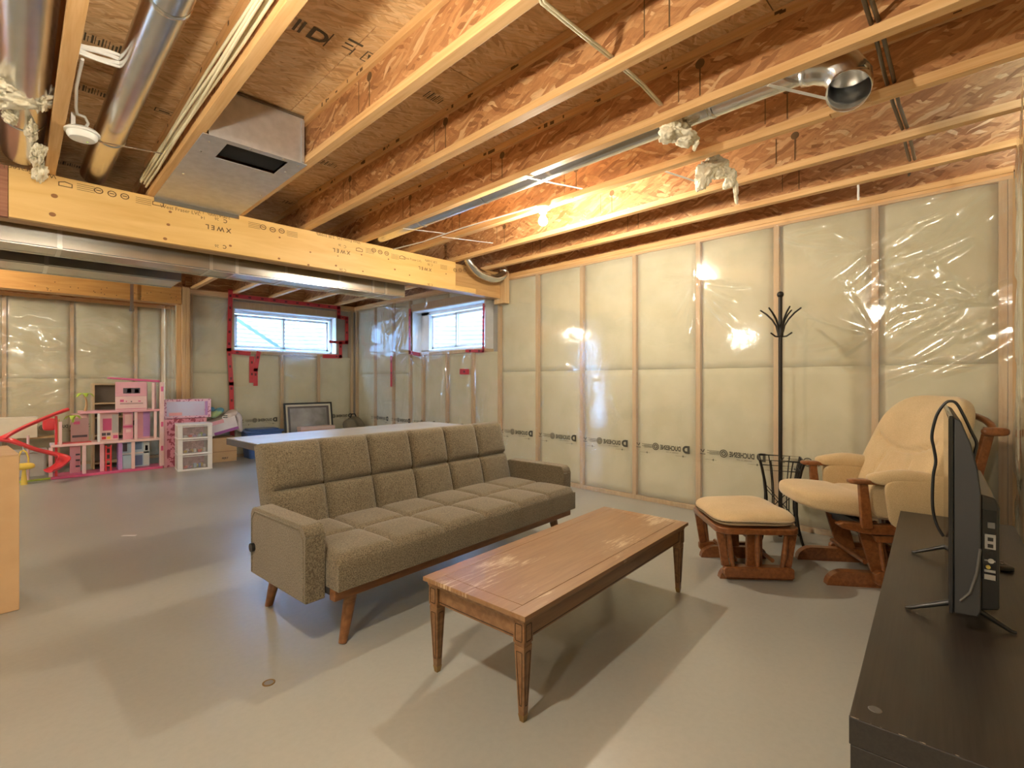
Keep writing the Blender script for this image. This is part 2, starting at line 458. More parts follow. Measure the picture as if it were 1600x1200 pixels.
def film_sheet(name, parent, Mx, s0, s1, z0, z1, creases, res=0.013, d0=0.012, holes=(), seed=1, slack=0.003):
    ns = int((s1 - s0) / res) + 1; nz = int((z1 - z0) / res) + 1
    s = np.linspace(s0, s1, ns); z = np.linspace(z0, z1, nz)
    A, B = np.meshgrid(s, z)
    r = random.Random(seed)
    H = np.full(A.shape, d0)
    for k in range(5):
        H += slack * 0.4 * np.sin(A * r.uniform(2, 7) + B * r.uniform(-5, 5) + r.uniform(0, 6))
    for (cs, cz, ang, ln, amp, wd) in creases:
        ca, sa = math.cos(ang), math.sin(ang)
        t = (A - cs) * ca + (B - cz) * sa
        n = -(A - cs) * sa + (B - cz) * ca
        n = n + 0.02 * np.sin(t * 7 + cs * 9) * (t > 0)
        env = np.clip(t / (0.15 * ln), 0, 1) * np.clip((ln - t) / (0.5 * ln), 0, 1)
        ww = wd * (0.5 + 1.2 * np.clip(t / ln, 0, 1))
        H += amp * env * np.exp(-(n / ww) ** 2)
    bandm = np.exp(-((B - 0.505) / 0.075) ** 4)
    H = H * (1 - bandm) + d0 * bandm
    H = np.clip(H, 0.004, 0.06)
    P = np.stack([A.ravel(), H.ravel(), B.ravel(), np.ones(A.size)], 0)
    R = np.array([list(row) for row in Mx])
    Q = (R @ P)[:3].T
    i, j = np.meshgrid(np.arange(ns - 1), np.arange(nz - 1))
    q = (j * ns + i)
    F = np.stack([q, q + 1, q + ns + 1, q + ns], -1)
    mid_s = (s[:-1] + s[1:]) / 2; mid_z = (z[:-1] + z[1:]) / 2
    C, D = np.meshgrid(mid_s, mid_z); keep = np.ones(C.shape, bool)
    for (a, b_, c, d) in holes: keep &= ~((C > a) & (C < b_) & (D > c) & (D < d))
    F = F[keep].reshape(-1, 4)
    me = bpy.data.meshes.new(name)
    me.vertices.add(len(Q)); me.vertices.foreach_set('co', Q.astype(np.float32).ravel())
    me.loops.add(F.size); me.loops.foreach_set('vertex_index', F.ravel().astype(np.int32))
    me.polygons.add(len(F)); me.polygons.foreach_set('loop_start', np.arange(0, F.size, 4, dtype=np.int32))
    me.update(calc_edges=True); me.validate(); me.shade_smooth(); me.materials.append(M['film'])
    return link(bpy.data.objects.new(name, me), parent)

def fan(r, cs, cz, n, a0, a1, l0, l1, amp=0.011, wd=0.010):
    return [(cs, cz, r.uniform(a0, a1), r.uniform(l0, l1), amp * r.uniform(0.5, 1.2), wd * r.uniform(0.7, 1.4)) for _ in range(n)]
def strew(r, n, s0, s1, z0, z1, a0, a1, l0, l1, amp=0.009, wd=0.009):
    return [(r.uniform(s0, s1), r.uniform(z0, z1), r.uniform(a0, a1) + (PI if r.random() < 0.3 else 0), r.uniform(l0, l1), amp * r.uniform(0.4, 1.2), wd * r.uniform(0.7, 1.5)) for _ in range(n)]

def stud_wall(name, Mx, s0, s1, studs, z1, windows=(), studw=0.038):
    """foundation slab behind, plates, studs and batts as pieces of the wall"""
    b = MB(); segs = [(s0, s1, 0, z1 + 0.08)]
    if windows:
        segs = []; cur = s0
        for (a, c, zb, zt) in sorted(windows):
            segs += [(cur, a, 0, z1 + 0.08), (a, c, 0, zb), (a, c, zt, z1 + 0.08)]; cur = c
        segs.append((cur, s1, 0, z1 + 0.08))
    if name == 'wall_return': segs = [(s0 + 0.17, s1, 0, z1 + 0.08)]
    for (a, c, zb, zt) in segs: wbox(b, Mx, a - (0.28 if a == s0 and name == 'wall_right' else 0), c + (0.26 if c == s1 and name == 'wall_right' else 0), -0.26, -0.13, zb, zt)
    w = b.build(name, M['concrete_wall'], kind='structure')
    wbox(MB(), Mx, s0, s1, -0.13, 0, 0, 0.038).build('bottom_plate', M['stud'], w, bevel=0.002)
    for k in range(2):
        wbox(MB(), Mx, s0, s1, -0.13, 0.0 + 0.001 * k, z1 + 0.038 * k, z1 + 0.038 * (k + 1) - 0.001).build('top_plate', M['pine'] if name == 'wall_right' else M['pine_x'], w, bevel=0.002)
    for c in studs:
        zs = [(0.038, z1)]
        for (a, e, zb, zt) in windows:
            if a - 0.02 < c < e + 0.02: zs = [(0.038, zb - 0.04)]
        for (p, q) in zs:
            if q - p > 0.05: wbox(MB(), Mx, c - studw / 2, c + studw / 2, -0.125, 0, p, q).build('stud', M['stud'], w, bevel=0.002)
    edges = sorted(studs); k = 0
    for a, c in zip(edges[:-1], edges[1:]):
        if c - a < 0.1: continue
        zr = [(0.04, z1 * 0.53), (z1 * 0.53, z1)]
        for (wa, wc, zb, zt) in windows:
            if a < wc - 0.05 and c > wa + 0.05: zr = [(0.04, zb - 0.045)] + ([(zt + 0.045, z1)] if z1 - zt > 0.16 else [])
        for (p, q) in zr:
            k += 1
            batt_mesh(a + studw / 2, c - studw / 2, p + 0.0005, q - 0.0005, Mx, seed=k * 7 + len(name)).build('insulation_batt', M['batt'], w, smooth=3.2)
    for (a, e, zb, zt) in windows:
        wbox(MB(), Mx, a - 0.01, e + 0.01, -0.13, 0, zb - 0.04, zb - 0.002).build('window_sill_plate', M['stud'], w)
        wbox(MB(), Mx, a - 0.04, e + 0.04, -0.13, 0, zt + 0.002, zt + 0.10).build('window_header', M['stud'], w)
    return w

# printed band of the vapour barrier (mirrored, because the film is hung inside out)
def band_shapes():
    mb = MB()
    # block letter mark
    n = 14; out = [(0.0, -0.004), (0.0, 0.062)] + [(0.028 + 0.036 * math.cos(a), 0.029 + 0.033 * math.sin(a)) for a in [PI / 2 - PI * i / n for i in range(n + 1)]]
    inn = [(0.020, 0.014), (0.020, 0.044)] + [(0.030 + 0.015 * math.cos(a), 0.029 + 0.015 * math.sin(a)) for a in [PI / 2 - PI * i / n for i in range(n + 1)]]
    m = len(out); mb.add([(x, y, 0) for x, y in out] + [(x, y, 0) for x, y in inn], [(i, (i + 1) % m, m + (i + 1) % m, m + i) for i in range(m)])
    vs, fs = text_mesh('DUCHESNE', 0.056, 0.0016); kx = 0.192 / max(v[0] for v in vs); mb.add([(x * kx + 0.079, y + 0.010, 0) for x, y, z in vs], fs)
    vs, fs = text_mesh('DUCHESNE . CA . COM', 0.011); mb.add([(x + 0.10, y - 0.012, 0) for x, y, z in vs], fs)
    def ring(cx, cy, r0, r1, n=24):
        v = [(cx + r * math.cos(2 * PI * k / n), cy + r * math.sin(2 * PI * k / n), 0) for r in (r0, r1) for k in range(n)]
        mb.add(v, [(k, (k + 1) % n, n + (k + 1) % n, n + k) for k in range(n)])
    ring(0.316, 0.030, 0.025, 0.032); ring(0.316, 0.030, 0.011, 0.019); ring(0.316, 0.030, 0.0001, 0.004, 10)
    for k in range(4): mb.add([(0.352, 0.042 - 0.009 * k, 0), (0.452 - 0.02 * (k % 2), 0.042 - 0.009 * k, 0), (0.452 - 0.02 * (k % 2), 0.045 - 0.009 * k, 0), (0.352, 0.045 - 0.009 * k, 0)], [(0, 1, 2, 3)])
    mb.add([(0.469, 0.05, 0), (0.477, 0.05, 0), (0.489, 0.026, 0), (0.483, 0.022, 0)], [(0, 1, 2, 3)])
    mb.add([(0.483, 0.022, 0), (0.489, 0.026, 0), (0.507, 0.046, 0), (0.501, 0.050, 0)], [(0, 1, 2, 3)])
    mb.add([(0.465, 0.008, 0), (0.509, 0.008, 0), (0.509, 0.013, 0), (0.465, 0.013, 0)], [(0, 1, 2, 3)])
    for c in (0.06, 0.40):
        mb.add([(c - 0.03, -0.032, 0), (c + 0.07, -0.032, 0), (c + 0.07, -0.0305, 0), (c - 0.03, -0.0305, 0)], [(0, 1, 2, 3)])
        mb.add([(c - 0.006, -0.034, 0), (c + 0.006, -0.034, 0), (c + 0.006, -0.0285, 0), (c - 0.006, -0.0285, 0)], [(0, 1, 2, 3)])
        mb.add([(c - 0.002, -0.041, 0), (c + 0.002, -0.041, 0), (c + 0.002, -0.021, 0), (c - 0.002, -0.021, 0)], [(0, 1, 2, 3)])
    return mb
band = band_shapes().mesh('printed_lettering'); band.materials.append(M['ink'])
def put_band(parent, X, Z, org):
    o = link(bpy.data.objects.new('printed_lettering', band), parent)
    X = Vector(X); Zv = Vector(Z)
    o.matrix_local = Matrix.Translation(org) @ Matrix((X, Zv, X.cross(Zv))).transposed().to_4x4()

WIN1 = (2.19, 3.72, 1.52, 2.13)
WIN2 = (4.47, 6.04, 1.49, 2.09)
# right wall
MR = wallmap('right')
st = [-0.046] + [-0.006 + 0.606 * k for k in range(8)] + [4.72, 5.25, 5.80, 6.12, 6.58, 7.12, 7.72]
wr = stud_wall('wall_right', MR, -0.05, YF, st, ZP, [WIN2])
r = random.Random(5)
cr = []
cr += fan(r, 0.62, 1.95, 7, -0.9, 0.9, 0.15, 0.4) + fan(r, 0.02, 1.55, 8, 0.2, 0.9, 0.35, 0.7, 0.010) + fan(r, 0.6, 1.38, 9, -0.8, -0.1 + PI, 0.2, 0.6)
cr += strew(r, 26, 0.02, 0.55, 1.1, 2.2, -0.75, -0.35, 0.25, 0.6, 0.014, 0.016)
cr += fan(r, 1.80, 1.93, 16, -PI, 0.6, 0.2, 0.55, 0.010) + fan(r, 1.2, 2.2, 6, PI, PI + 0.8, 0.2, 0.5)
cr += strew(r, 24, 0.0, 4.3, 0.3, 2.2, 0, PI, 0.1, 0.3, 0.004)
cr += strew(r, 60, 4.4, 7.7, 0.1, 2.2, 1.2, 2.0, 0.3, 0.9, 0.012, 0.018)
cr += fan(r, 6.06, 2.12, 22, 0.3, -1.3, 0.4, 1.1, 0.020, 0.020) + fan(r, 6.06, 1.48, 20, -2.9, 0.2, 0.3, 0.8, 0.018, 0.018)
cr += fan(r, 4.46, 1.6, 14, PI / 2, 3 * PI / 2, 0.08, 0.22, 0.010) + fan(r, 4.46, 2.0, 14, PI / 2, 3 * PI / 2, 0.08, 0.2, 0.010)
film_sheet('vapour_barrier', wr, MR, -0.045, YF - 0.01, 0.004, 2.275, cr, holes=[WIN2], seed=3)
for k in range(13):
    s = 0.075 + 0.6 * k
    if k < 13 and s + 0.6 < YF: put_band(wr, (0, 1, 0), (0, 0, 1), (XR - 0.0165, s, 0.478))
# far wall (right of the post)
MF = wallmap('far')
wf = stud_wall('wall_far', MF, 1.645, XR + 0.13, [1.67, 2.17, 2.86, 3.43, 4.00], ZP, [WIN1])
r = random.Random(8)
cr = strew(r, 40, 1.6, 4.0, 0.2, 2.2, -0.6, 0.9, 0.1, 0.45, 0.010, 0.014) + fan(r, 2.18, 2.2, 10, PI * 0.8, PI * 1.4, 0.2, 0.5)
film_sheet('vapour_barrier', wf, MF, 1.66, XR - 0.012, 0.004, 2.275, cr, holes=[WIN1], seed=4)
for k in range(4): put_band(wf, (-1, 0, 0), (0, 0, 1), (3.98 - 0.6 * k, YF - 0.0165, 0.482))
# bumped-out wall on the left
MBm = wallmap('bump')
wb = stud_wall('wall_far_left', MBm, -3.76, 1.63, [-3.7, -3.1, -2.5, -1.9, -1.3, -0.71, -0.10, 0.51, 1.17, 1.48], ZP - 0.14)
r = random.Random(12)
cr = []
for cs in (-0.1, 0.51, 1.17): 
    for q in range(8): cr += fan(r, cs, r.uniform(0.8, 2.1), 6, -0.7, 0.7, 0.15, 0.5, 0.022, 0.032) + fan(r, cs, r.uniform(0.8, 2.1), 6, PI - 0.7, PI + 0.7, 0.15, 0.45, 0.022, 0.032)
cr += strew(r, 110, -0.4, 1.45, 0.5, 2.1, -0.5, 0.5, 0.15, 0.5, 0.020, 0.030)
film_sheet('vapour_barrier', wb, MBm, -3.7, 1.49, 0.004, 2.12, cr, seed=6)
for k in range(6): put_band(wb, (-1, 0, 0), (0, 0, 1), (1.15 - 0.6 * k, YB - 0.0165, 0.482))
# return of the bump-out
MRt = wallmap('ret')
wt = stud_wall('wall_return', MRt, YF - 0.015, YB - 0.01, [YF + 0.006, YF + 0.20, 8.2, YB - 0.03], ZP - 0.16)
film_sheet('vapour_barrier', wt, MRt, YF + 0.0, YB - 0.02, 0.004, 2.12, strew(r, 14, YF, YB, 0.3, 2.1, 0, PI, 0.15, 0.5), seed=9)

# wall beside the camera (only its corner is in the picture), rear and left walls
Mn = Matrix(((1, 0, 0, 0), (0, 1, 0, -0.075), (0, 0, 1, 0), (0, 0, 0, 1)))
wn = MB().box(2.80, 4.17, -0.32, -0.19, 0, ZJ).build('wall_front', M['concrete_wall'], kind='structure')
for c in (2.82, 3.42, 3.99): wbox(MB(), Mn, c - 0.019, c + 0.019, -0.115, 0, 0.038, ZP).build('stud', M['stud'], wn)
wbox(MB(), Mn, 2.80, 4.02, -0.115, 0, 0, 0.038).build('bottom_plate', M['stud'], wn)
wbox(MB(), Mn, 2.80, 4.02, -0.115, 0, ZP, ZJ - 0.002).build('top_plate', M['pine_x'], wn)
for a, c in ((2.84, 3.40), (3.44, 3.97)):
    batt_mesh(a, c, 0.04, ZP, Mn, seed=91).build('insulation_batt', M['batt'], wn, smooth=3.2)
r = random.Random(21)
film_sheet('vapour_barrier', wn, Mn, 2.80, 4.02, 0.004, 2.30, strew(r, 40, 2.8, 4.0, 0.2, 2.2, 1.2, 1.9, 0.3, 0.9, 0.010, 0.02), seed=14, d0=0.014)
put_band(wn, (1, 0, 0), (0, 0, 1), (3.20, -0.056, 0.478))
MB().box(2.68, 2.80, -2.3, -0.19, 0, ZJ).build('wall_jog', M['batt'], kind='structure')
MB().box(-3.8, 2.80, -2.36, -2.24, 0, ZJ).build('wall_rear', M['batt'], kind='structure')
MB().box(-3.8, -3.68, -2.24, 8.4, 0, ZJ).build('wall_left', M['batt'], kind='structure')

# ------------------------------------------------------------------ red tape on the film
def tape_strip(parent, Mx, pts, w=0.058, d=0.030):
    for (p, q) in zip(pts[:-1], pts[1:]):
        a = Vector((p[0], d, p[1])); b = Vector((q[0], d, q[1])); dr = (b - a).normalized()
        a -= dr * w * 0.4; b += dr * w * 0.4
        t = MB().bar(a, b, 0.0012, w, up=dr.cross(Vector((0, 1, 0))))
        t.v = [tuple(Mx @ Vector(x)) for x in t.v]
        o = t.build('sheathing_tape', M['tape'], parent)
        k = int((b - a).length / 0.17); mk = MB()
        for i in range(k):
            c = a + dr * (0.09 + 0.17 * i)
            mk.bar(c - dr * 0.018 + Vector((0, 0.0012, 0)), c + dr * 0.018 + Vector((0, 0.0012, 0)), 0.0006, 0.026, up=dr.cross(Vector((0, 1, 0))))
        if k:
            mk.v = [tuple(Mx @ Vector(x)) for x in mk.v]
            mk.build('tape_print', M['tape_ink'], o)
tape_strip(wf, MF, [(2.155, 2.30), (3.745, 2.29), (3.745, 2.14), (3.885, 2.13), (3.885, 1.73), (3.775, 1.72), (3.775, 1.49), (3.50, 1.485)])
tape_strip(wf, MF, [(2.14, 2.36), (2.12, 1.53), (2.15, 1.05), (2.165, 0.14)], d=0.0315)
tape_strip(wf, MF, [(2.16, 1.50), (2.38, 1.485)])
tape_strip(wf, MF, [(2.42, 1.42), (2.42, 1.09)], w=0.07); tape_strip(wf, MF, [(2.51, 1.50), (2.47, 1.25), (2.47, 1.04)], d=0.0315)
tape_strip(wf, MF, [(3.60, 1.725), (3.76, 1.72)], w=0.04)
tape_strip(wr, MR, [(6.07, 2.11), (6.07, 1.50), (5.84, 1.465)], w=0.05)
tape_strip(wr, MR, [(6.565, 1.45), (6.565, 1.02)], w=0.05); tape_strip(wr, MR, [(4.80, 1.47), (4.48, 1.455), (4.47, 2.02)], w=0.035)
tape_strip(wr, MR, [(4.90, 1.21), (4.77, 1.205)], w=0.07)

# ------------------------------------------------------------------ windows and wells
def window(name, Mx, w, depth=-0.145, left_extra=0.0):
    s0, s1, z0, z1 = w; fw = 0.055
    rt = MB()
    # reveal boards lining the opening
    for (a, b_, c, d) in ((s0, s1, z0 - 0.001, z0 + 0.012), (s0, s1, z1 - 0.012, z1 + 0.001), (s0 - 0.001, s0 + 0.012, z0, z1), (s1 - 0.012, s1 + 0.001, z0, z1)):
        wbox(rt, Mx, a, b_, -0.26, 0.004, c, d)
    root = rt.build(name, M['vinyl'], kind='structure')
    f = MB(); d0, d1 = depth - 0.07, depth
    for (a, b_, c, d) in ((s0, s1, z0, z0 + fw), (s0, s1, z1 - fw * 1.2, z1), (s0, s0 + fw, z0, z1), (s1 - fw - left_extra, s1, z0, z1)):
        wbox(f, Mx, a + 0.012, b_ - 0.012, d0, d1, c + 0.012, d - 0.012)
    fr = f.build('window_frame', M['vinyl'], root, bevel=0.003)
    mid = (s0 + s1) / 2 - 0.02
    a0, a1 = s0 + fw, s1 - fw - left_extra; c0, c1 = z0 + fw, z1 - fw * 1.2
    for i, (p, q, dd) in enumerate(((a0, mid + 0.02, -0.012), (mid - 0.02, a1, -0.04))):
        sh = MB(); t = 0.034
        for (a, b_, c, d) in ((p, q, c0, c0 + t), (p, q, c1 - t, c1), (p, p + t, c0, c1), (q - t, q, c0, c1)):
            wbox(sh, Mx, a, b_, depth + dd - 0.024, depth + dd, c, d)
        so = sh.build('window_sash', M['vinyl'], root, bevel=0.002)
        wbox(MB(), Mx, p + t * 0.8, q - t * 0.8, depth + dd - 0.014, depth + dd - 0.010, c0 + t * 0.8, c1 - t * 0.8).build('window_pane', M['glass'], so)
    return root
w1 = window('window_1', MF, WIN1)
w2 = window('window_2', MR, WIN2, left_extra=0.16)
# plastic lapping into the left reveal of window 2
film_sheet('vapour_barrier', wr, Matrix(((1, 0, 0, 0), (0, -1, 0, WIN2[1] - 0.012), (0, 0, 1, 0), (0, 0, 0, 1))), XR - 0.01, XR + 0.14, WIN2[2] + 0.01, WIN2[3] - 0.01,
           strew(random.Random(3), 14, XR, XR + .12, 1.5, 2.05, 1.2, 1.9, 0.2, 0.5, 0.008), seed=2)

def well(name, Mx, w, label, stripe):
    s0, s1, z0, z1 = w; c = (s0 + s1) / 2; R = 1.05; n = 40; pitch = 0.068
    vs = []; fs = []; zs = np.arange(z0 - 0.25, 2.75, pitch / 6)
    for k, z in enumerate(zs):
        rr = 0.011 * math.sin(2 * PI * z / pitch)
        for i in range(n + 1):
            a = PI * i / n
            vs.append((c + (R + rr) * math.cos(a), -0.27 - (R * 0.80 + rr) * math.sin(a), z))
    for k in range(len(zs) - 1):
        for i in range(n):
            q = k * (n + 1) + i; fs.append((q, q + 1, q + n + 2, q + n + 1))
    o = MB().add(vs, fs, Mx).build(name, M['corrugated'], smooth=3.2)
    tag(o, label, 'window well')
    g = MB(); wbox(g, Mx, c - R, c + R, -0.27 - R * 0.82, -0.265, z0 - 0.30, z0 - 0.22); g.build('gravel_bed', M['concrete_wall'], o)
    if stripe:
        b = MB().bar((s0 + 0.03, -0.62, z1 + 0.03), (s0 + 1.06, -0.62, z0 - 0.02), 0.012, 0.05)
        b.v = [tuple(Mx @ Vector(x)) for x in b.v]; b.build('diagonal_stripe', M['dark_stripe'], o)  # flat dark blue-grey bar set diagonally across the well
    return o
well('window_well', MF, WIN1, 'corrugated steel window well with a diagonal brace, outside the far window', True)
well('window_well', MR, WIN2, 'corrugated steel window well outside the right-hand window by the beam end', False)

# ================================================================== BEAMS AND POSTS
BY0, BY1, BZ0 = 4.05, 4.19, 2.04
bm = thing('beam', 'long yellow laminated timber beam with printed stamps crossing under the joists', 'beam', (0, 0, 0))
lvl = pbr('laminated_timber', (0.80, 0.53, 0.20), (0.70, 0.42, 0.125), 0.5, scale=1.6, stretch=(1.1, 9, 9), lo=0.3, hi=0.72, dist=0.6, bump=0.05)
lvl2 = pbr('laminated_timber_brown', (0.56, 0.33, 0.13), (0.44, 0.24, 0.085), 0.55, scale=2, stretch=(1.2, 14, 14), dist=0.5)
knot = plain('knot', (0.30, 0.13, 0.04), 0.6)
fp = MB().box(-0.03, 3.24, BY0, BY0 + 0.045, BZ0, ZJ - 0.002).build('front_ply', lvl, bm, bevel=0.002)
MB().box(3.24, 3.52, BY0, BY0 + 0.045, BZ0, BZ0 + 0.05).build('front_ply_tail', lvl, bm)
MB().box(-3.65, -0.033, BY0 + 0.004, BY0 + 0.045, BZ0, ZJ - 0.002).build('spliced_ply', M['ply_red'], bm, label='reddish brown left length of the front ply')
MB().box(-3.65, 3.93, BY0 + 0.046, BY1, BZ0, ZJ - 0.002).build('rear_plies', lvl2, bm, bevel=0.002)
kn = MB()
for (px, py, r_) in ((85, 306, .016), (82, 335, .016), (266, 331, .010), (263, 351, .011), (258, 373, .012), (360, 384, .010), (437, 371, .008), (485, 394, .008), (436, 404, .010),
                     (482, 414, .010), (528, 400, .006), (565, 398, .008), (525, 415, .010), (567, 424, .008), (607, 405, .008), (617, 421, .010), (697, 428, .008), (640, 430, .008)):
    p = on_y(px, py, BY0 - 0.0006); r_ *= 0.8
    kn.lathe([(r_, 0), (r_ * 0.9, 0.0005)], 14, Matrix.Translation(p) @ Matrix.Rotation(PI / 2, 4, 'X') @ Matrix.Scale(1.25, 4, (1, 0, 0)))
kn.build('knot', knot, fp, kind='stuff')
# stamped lettering on the front ply; the plank is laid upside down, so most of it stands on its head
def beam_text(s, x, z, size, flip=True, bold=0.0):
    vs, fs = text_mesh(s, size, bold)
    k = -1 if flip else 1
    return [(x + k * a, BY0 - 0.0012, z + k * b_) for a, b_, c in vs], fs
st_ = MB()
def bt(s, px, py, size, flip=True, bold=0.0):
    p = on_y(px, py, BY0); st_.add(*beam_text(s, p[0], p[2], size, flip, bold))
def shield(px, py, k=1.0):
    p = on_y(px, py, BY0); n = 10
    o = [(0.024 * math.cos(2 * PI * i / n), 0.020 * math.sin(2 * PI * i / n)) for i in range(n)]
    v = [(p[0] + x * q, BY0 - 0.0012, p[2] + z * q) for q in (1.0, 0.72) for x, z in o]
    st_.add(v, [(i, (i + 1) % n, n + (i + 1) % n, n + i) for i in range(n)])
    st_.add([(p[0] - .012, BY0 - .0012, p[2] - .002), (p[0] + .012, BY0 - .0012, p[2] - .002), (p[0] + .012, BY0 - .0012, p[2] + .004), (p[0] - .012, BY0 - .0012, p[2] + .004)], [(0, 1, 2, 3)])
def lines(px, py, w=0.085):
    p = on_y(px, py, BY0)
    for k in range(4):
        z = p[2] - 0.012 * k
        st_.add([(p[0], BY0 - .0012, z), (p[0] + w, BY0 - .0012, z), (p[0] + w, BY0 - .0012, z + .0028), (p[0], BY0 - .0012, z + .0028)], [(0, 1, 2, 3)])
def logo(px, py):
    p = on_y(px, py, BY0); x, z = p[0], p[2]
    st_.add([(x, BY0 - .0012, z), (x + .065, BY0 - .0012, z), (x + .065, BY0 - .0012, z + .025), (x + .03, BY0 - .0012, z + .034), (x, BY0 - .0012, z + .025),
             (x + .005, BY0 - .0012, z + .005), (x + .06, BY0 - .0012, z + .005), (x + .06, BY0 - .0012, z + .021), (x + .03, BY0 - .0012, z + .028), (x + .005, BY0 - .0012, z + .021)],
            [(i, (i + 1) % 5, 5 + (i + 1) % 5, 5 + i) for i in range(5)])
bt('West Fraser LVL', 88, 273, 0.040); logo(91, 290)
lines(120, 287); shield(154, 298); shield(175, 303); shield(195, 307); lines(212, 308)
logo(238, 320); bt('West Fraser LVL', 250, 324, 0.034, False)
bt('2.0E-6100Fb  1.3', 360, 339, 0.030); bt('C', 355, 344, 0.036, True, 0.001); bt('26', 342, 341, 0.028); bt('14', 321, 339, 0.030)
bt('X W E L', 361, 358, 0.046, True, 0.0012); bt('C', 354, 384, 0.036, True, 0.001); bt('26', 342, 383, 0.028)
lines(388, 347); shield(411, 355); shield(426, 359); shield(440, 361); lines(448, 361)
bt('West Fraser LVL  2.0E 3100Fb', 563, 378, 0.032); logo(556, 392); bt('C', 541, 384, 0.034); bt('26', 533, 382, 0.026); bt('X W E L', 547, 393, 0.044, True, 0.001); bt('C 26', 541, 421, 0.032)
lines(571, 388); shield(584, 391); shield(594, 394); shield(604, 396); lines(611, 397)
logo(624, 404); bt('West Fraser LVL', 630, 404, 0.030, False); bt('2.0E 3100Fb', 683, 409, 0.030); bt('C 26', 676, 413, 0.032); bt('X W E L', 674, 420, 0.043, True, 0.001); bt('C 26', 676, 444, 0.032)
lines(688, 414)
for q in (711, 719, 726): shield(q, 422)
st_.build('stamped_lettering', M['ink_wood'], fp)

po = thing('post', 'short timber post at the right wall carrying the beam end', 'post', (3.985, 4.12, 0))
MB().box(-0.05, 0.028, -0.09, 0.0, 1.985, ZJ - 0.003).build('post_face', M['stud'], po, bevel=0.002)
MB().box(-0.05, 0.028, 0.002, 0.08, 1.985, ZJ - 0.003).build('post_back', M['stud'], po, bevel=0.002)

b2 = thing('beam', 'orange-brown header beam over the bumped-out bay behind the toys', 'beam', (0, 0, 0))
hdr = pbr('header_timber', (0.58, 0.31, 0.09), (0.47, 0.22, 0.055), 0.55, scale=2.0, stretch=(1.2, 12, 12), dist=0.5)
MB().box(-3.66, 1.545, 7.70, 7.745, 2.105, 2.33).build('front_ply', hdr, b2, bevel=0.002)
MB().box(-3.66, 1.545, 7.746, 7.90, 2.107, 2.33).build('rear_plies', hdr, b2)
nl = MB()
for k in range(26):
    nl.lathe([(0.006, 0), (0.005, 0.001)], 8, Matrix.Translation((-0.1 + rnd.uniform(0, 1.6), 7.6995, rnd.uniform(2.12, 2.24))) @ Matrix.Rotation(PI / 2, 4, 'X'))
nl.build('nail_head', M['ink_wood'], b2, kind='stuff')
p2 = thing('post', 'full-height timber post where the bump-out meets the far wall', 'post', (1.575, 7.72, 0))
for k in range(2): MB().box(-0.022 + 0.043 * k, 0.020 + 0.043 * k, -0.02, 0.03, 0.001, ZJ - 0.002).build('post_ply', M['stud'], p2, bevel=0.002)
st2 = thing('metal_strap', 'twisted steel strap hanging from the far duct in front of the header beam', 'strap', (0.80, 7.66, 0))
sp = on_y(206, 430, 7.66); MB().bar((sp[0] - .8, 0, 2.33), (sp[0] - .8, 0, 1.98), 0.035, 0.002, up=(0, 1, 0)).build('strap_band', M['galv_dull'], st2)
MB().box(sp[0] - .825, sp[0] - .775, -0.004, 0.03, 1.955, 1.985).build('strap_end', M['galv_dull'], st2)

# ================================================================== SHEET METAL DUCTS
def trunk(name, label, x0, x1, y0, y1, z0, z1, seams, steps=()):
    t = thing(name, label, 'duct', (0, 0, 0))
    xs = [x0] + list(seams) + [x1]
    for a, c in zip(xs[:-1], xs[1:]):
        zt = z1
        b = MB().box(a + 0.001, c - 0.001, y0, y1, z0, zt); b.build('duct_section', M['galv_dull'], t, bevel=0.003)
        k = MB().box(c - 0.012, c + 0.012, y0 - 0.004, y1 + 0.004, z0 - 0.004, zt)
        if c < x1 - 0.01: k.build('drive_cleat', M['galv'], t)
    e = MB(); e.box(x0, x1, y0 + 0.01, y0 + 0.022, z0 - 0.006, z0); e.box(x0, x1, y1 - 0.022, y1 - 0.01, z0 - 0.006, z0)
    e.build('bottom_seam', M['galv'], t)
    return t
trunk('trunk_duct', 'long galvanised trunk duct running just behind the yellow beam', -3.6, 2.80, 4.32, 4.62, 1.953, 2.31, [-1.2, 0.20, 1.06, 1.24, 1.62, 2.10, 2.44, 2.58])
trunk('trunk_duct', 'shorter galvanised trunk duct further back, ending above the header beam', -3.6, 1.01, 5.03, 5.45, 1.955, 2.31, [-1.0, 0.16])

def pipe(name, label, x, z, r, y0, y1, rings, cap=True, parts=True):
    t = thing(name, label, 'pipe', (x, 0, z))
    MB().tube([(0, y0, 0), (0, y1, 0)], r, 28).build('pipe_body', M['galv'], t, smooth=0.8)
    for y in rings:
        MB().tube([(0, y - 0.012, 0), (0, y - 0.006, 0), (0, y + 0.006, 0), (0, y + 0.012, 0)], [r + 0.001, r + 0.004, r + 0.004, r + 0.001], 28, caps=False).build('pipe_joint', M['galv'], t, smooth=0.8)
    return t
pA = pipe('round_duct', 'shiny round duct between the leftmost joists, wrapped with fibre at its far end', 0.024, 2.425, 0.086, -2.3, 4.00, (1.5, 3.45))
pB = pipe('round_duct', 'shiny round duct left of the cable bundle with a wire tie under it', 0.395, 2.43, 0.068, -2.3, 4.16, (2.05, 3.42))
pB.rotation_euler = (0, 0, 0.010)
pC = pipe('round_duct', 'long round duct above the bulb ending in an open elbow', 2.345, 2.425, 0.068, 0.60, 4.60, (0.98, 2.6, 3.35))
pD = pipe('round_duct', 'long round duct between the bulb joist and the wall side joists', 2.83, 2.458, 0.060, -2.3, 4.60, (1.35, 2.9))
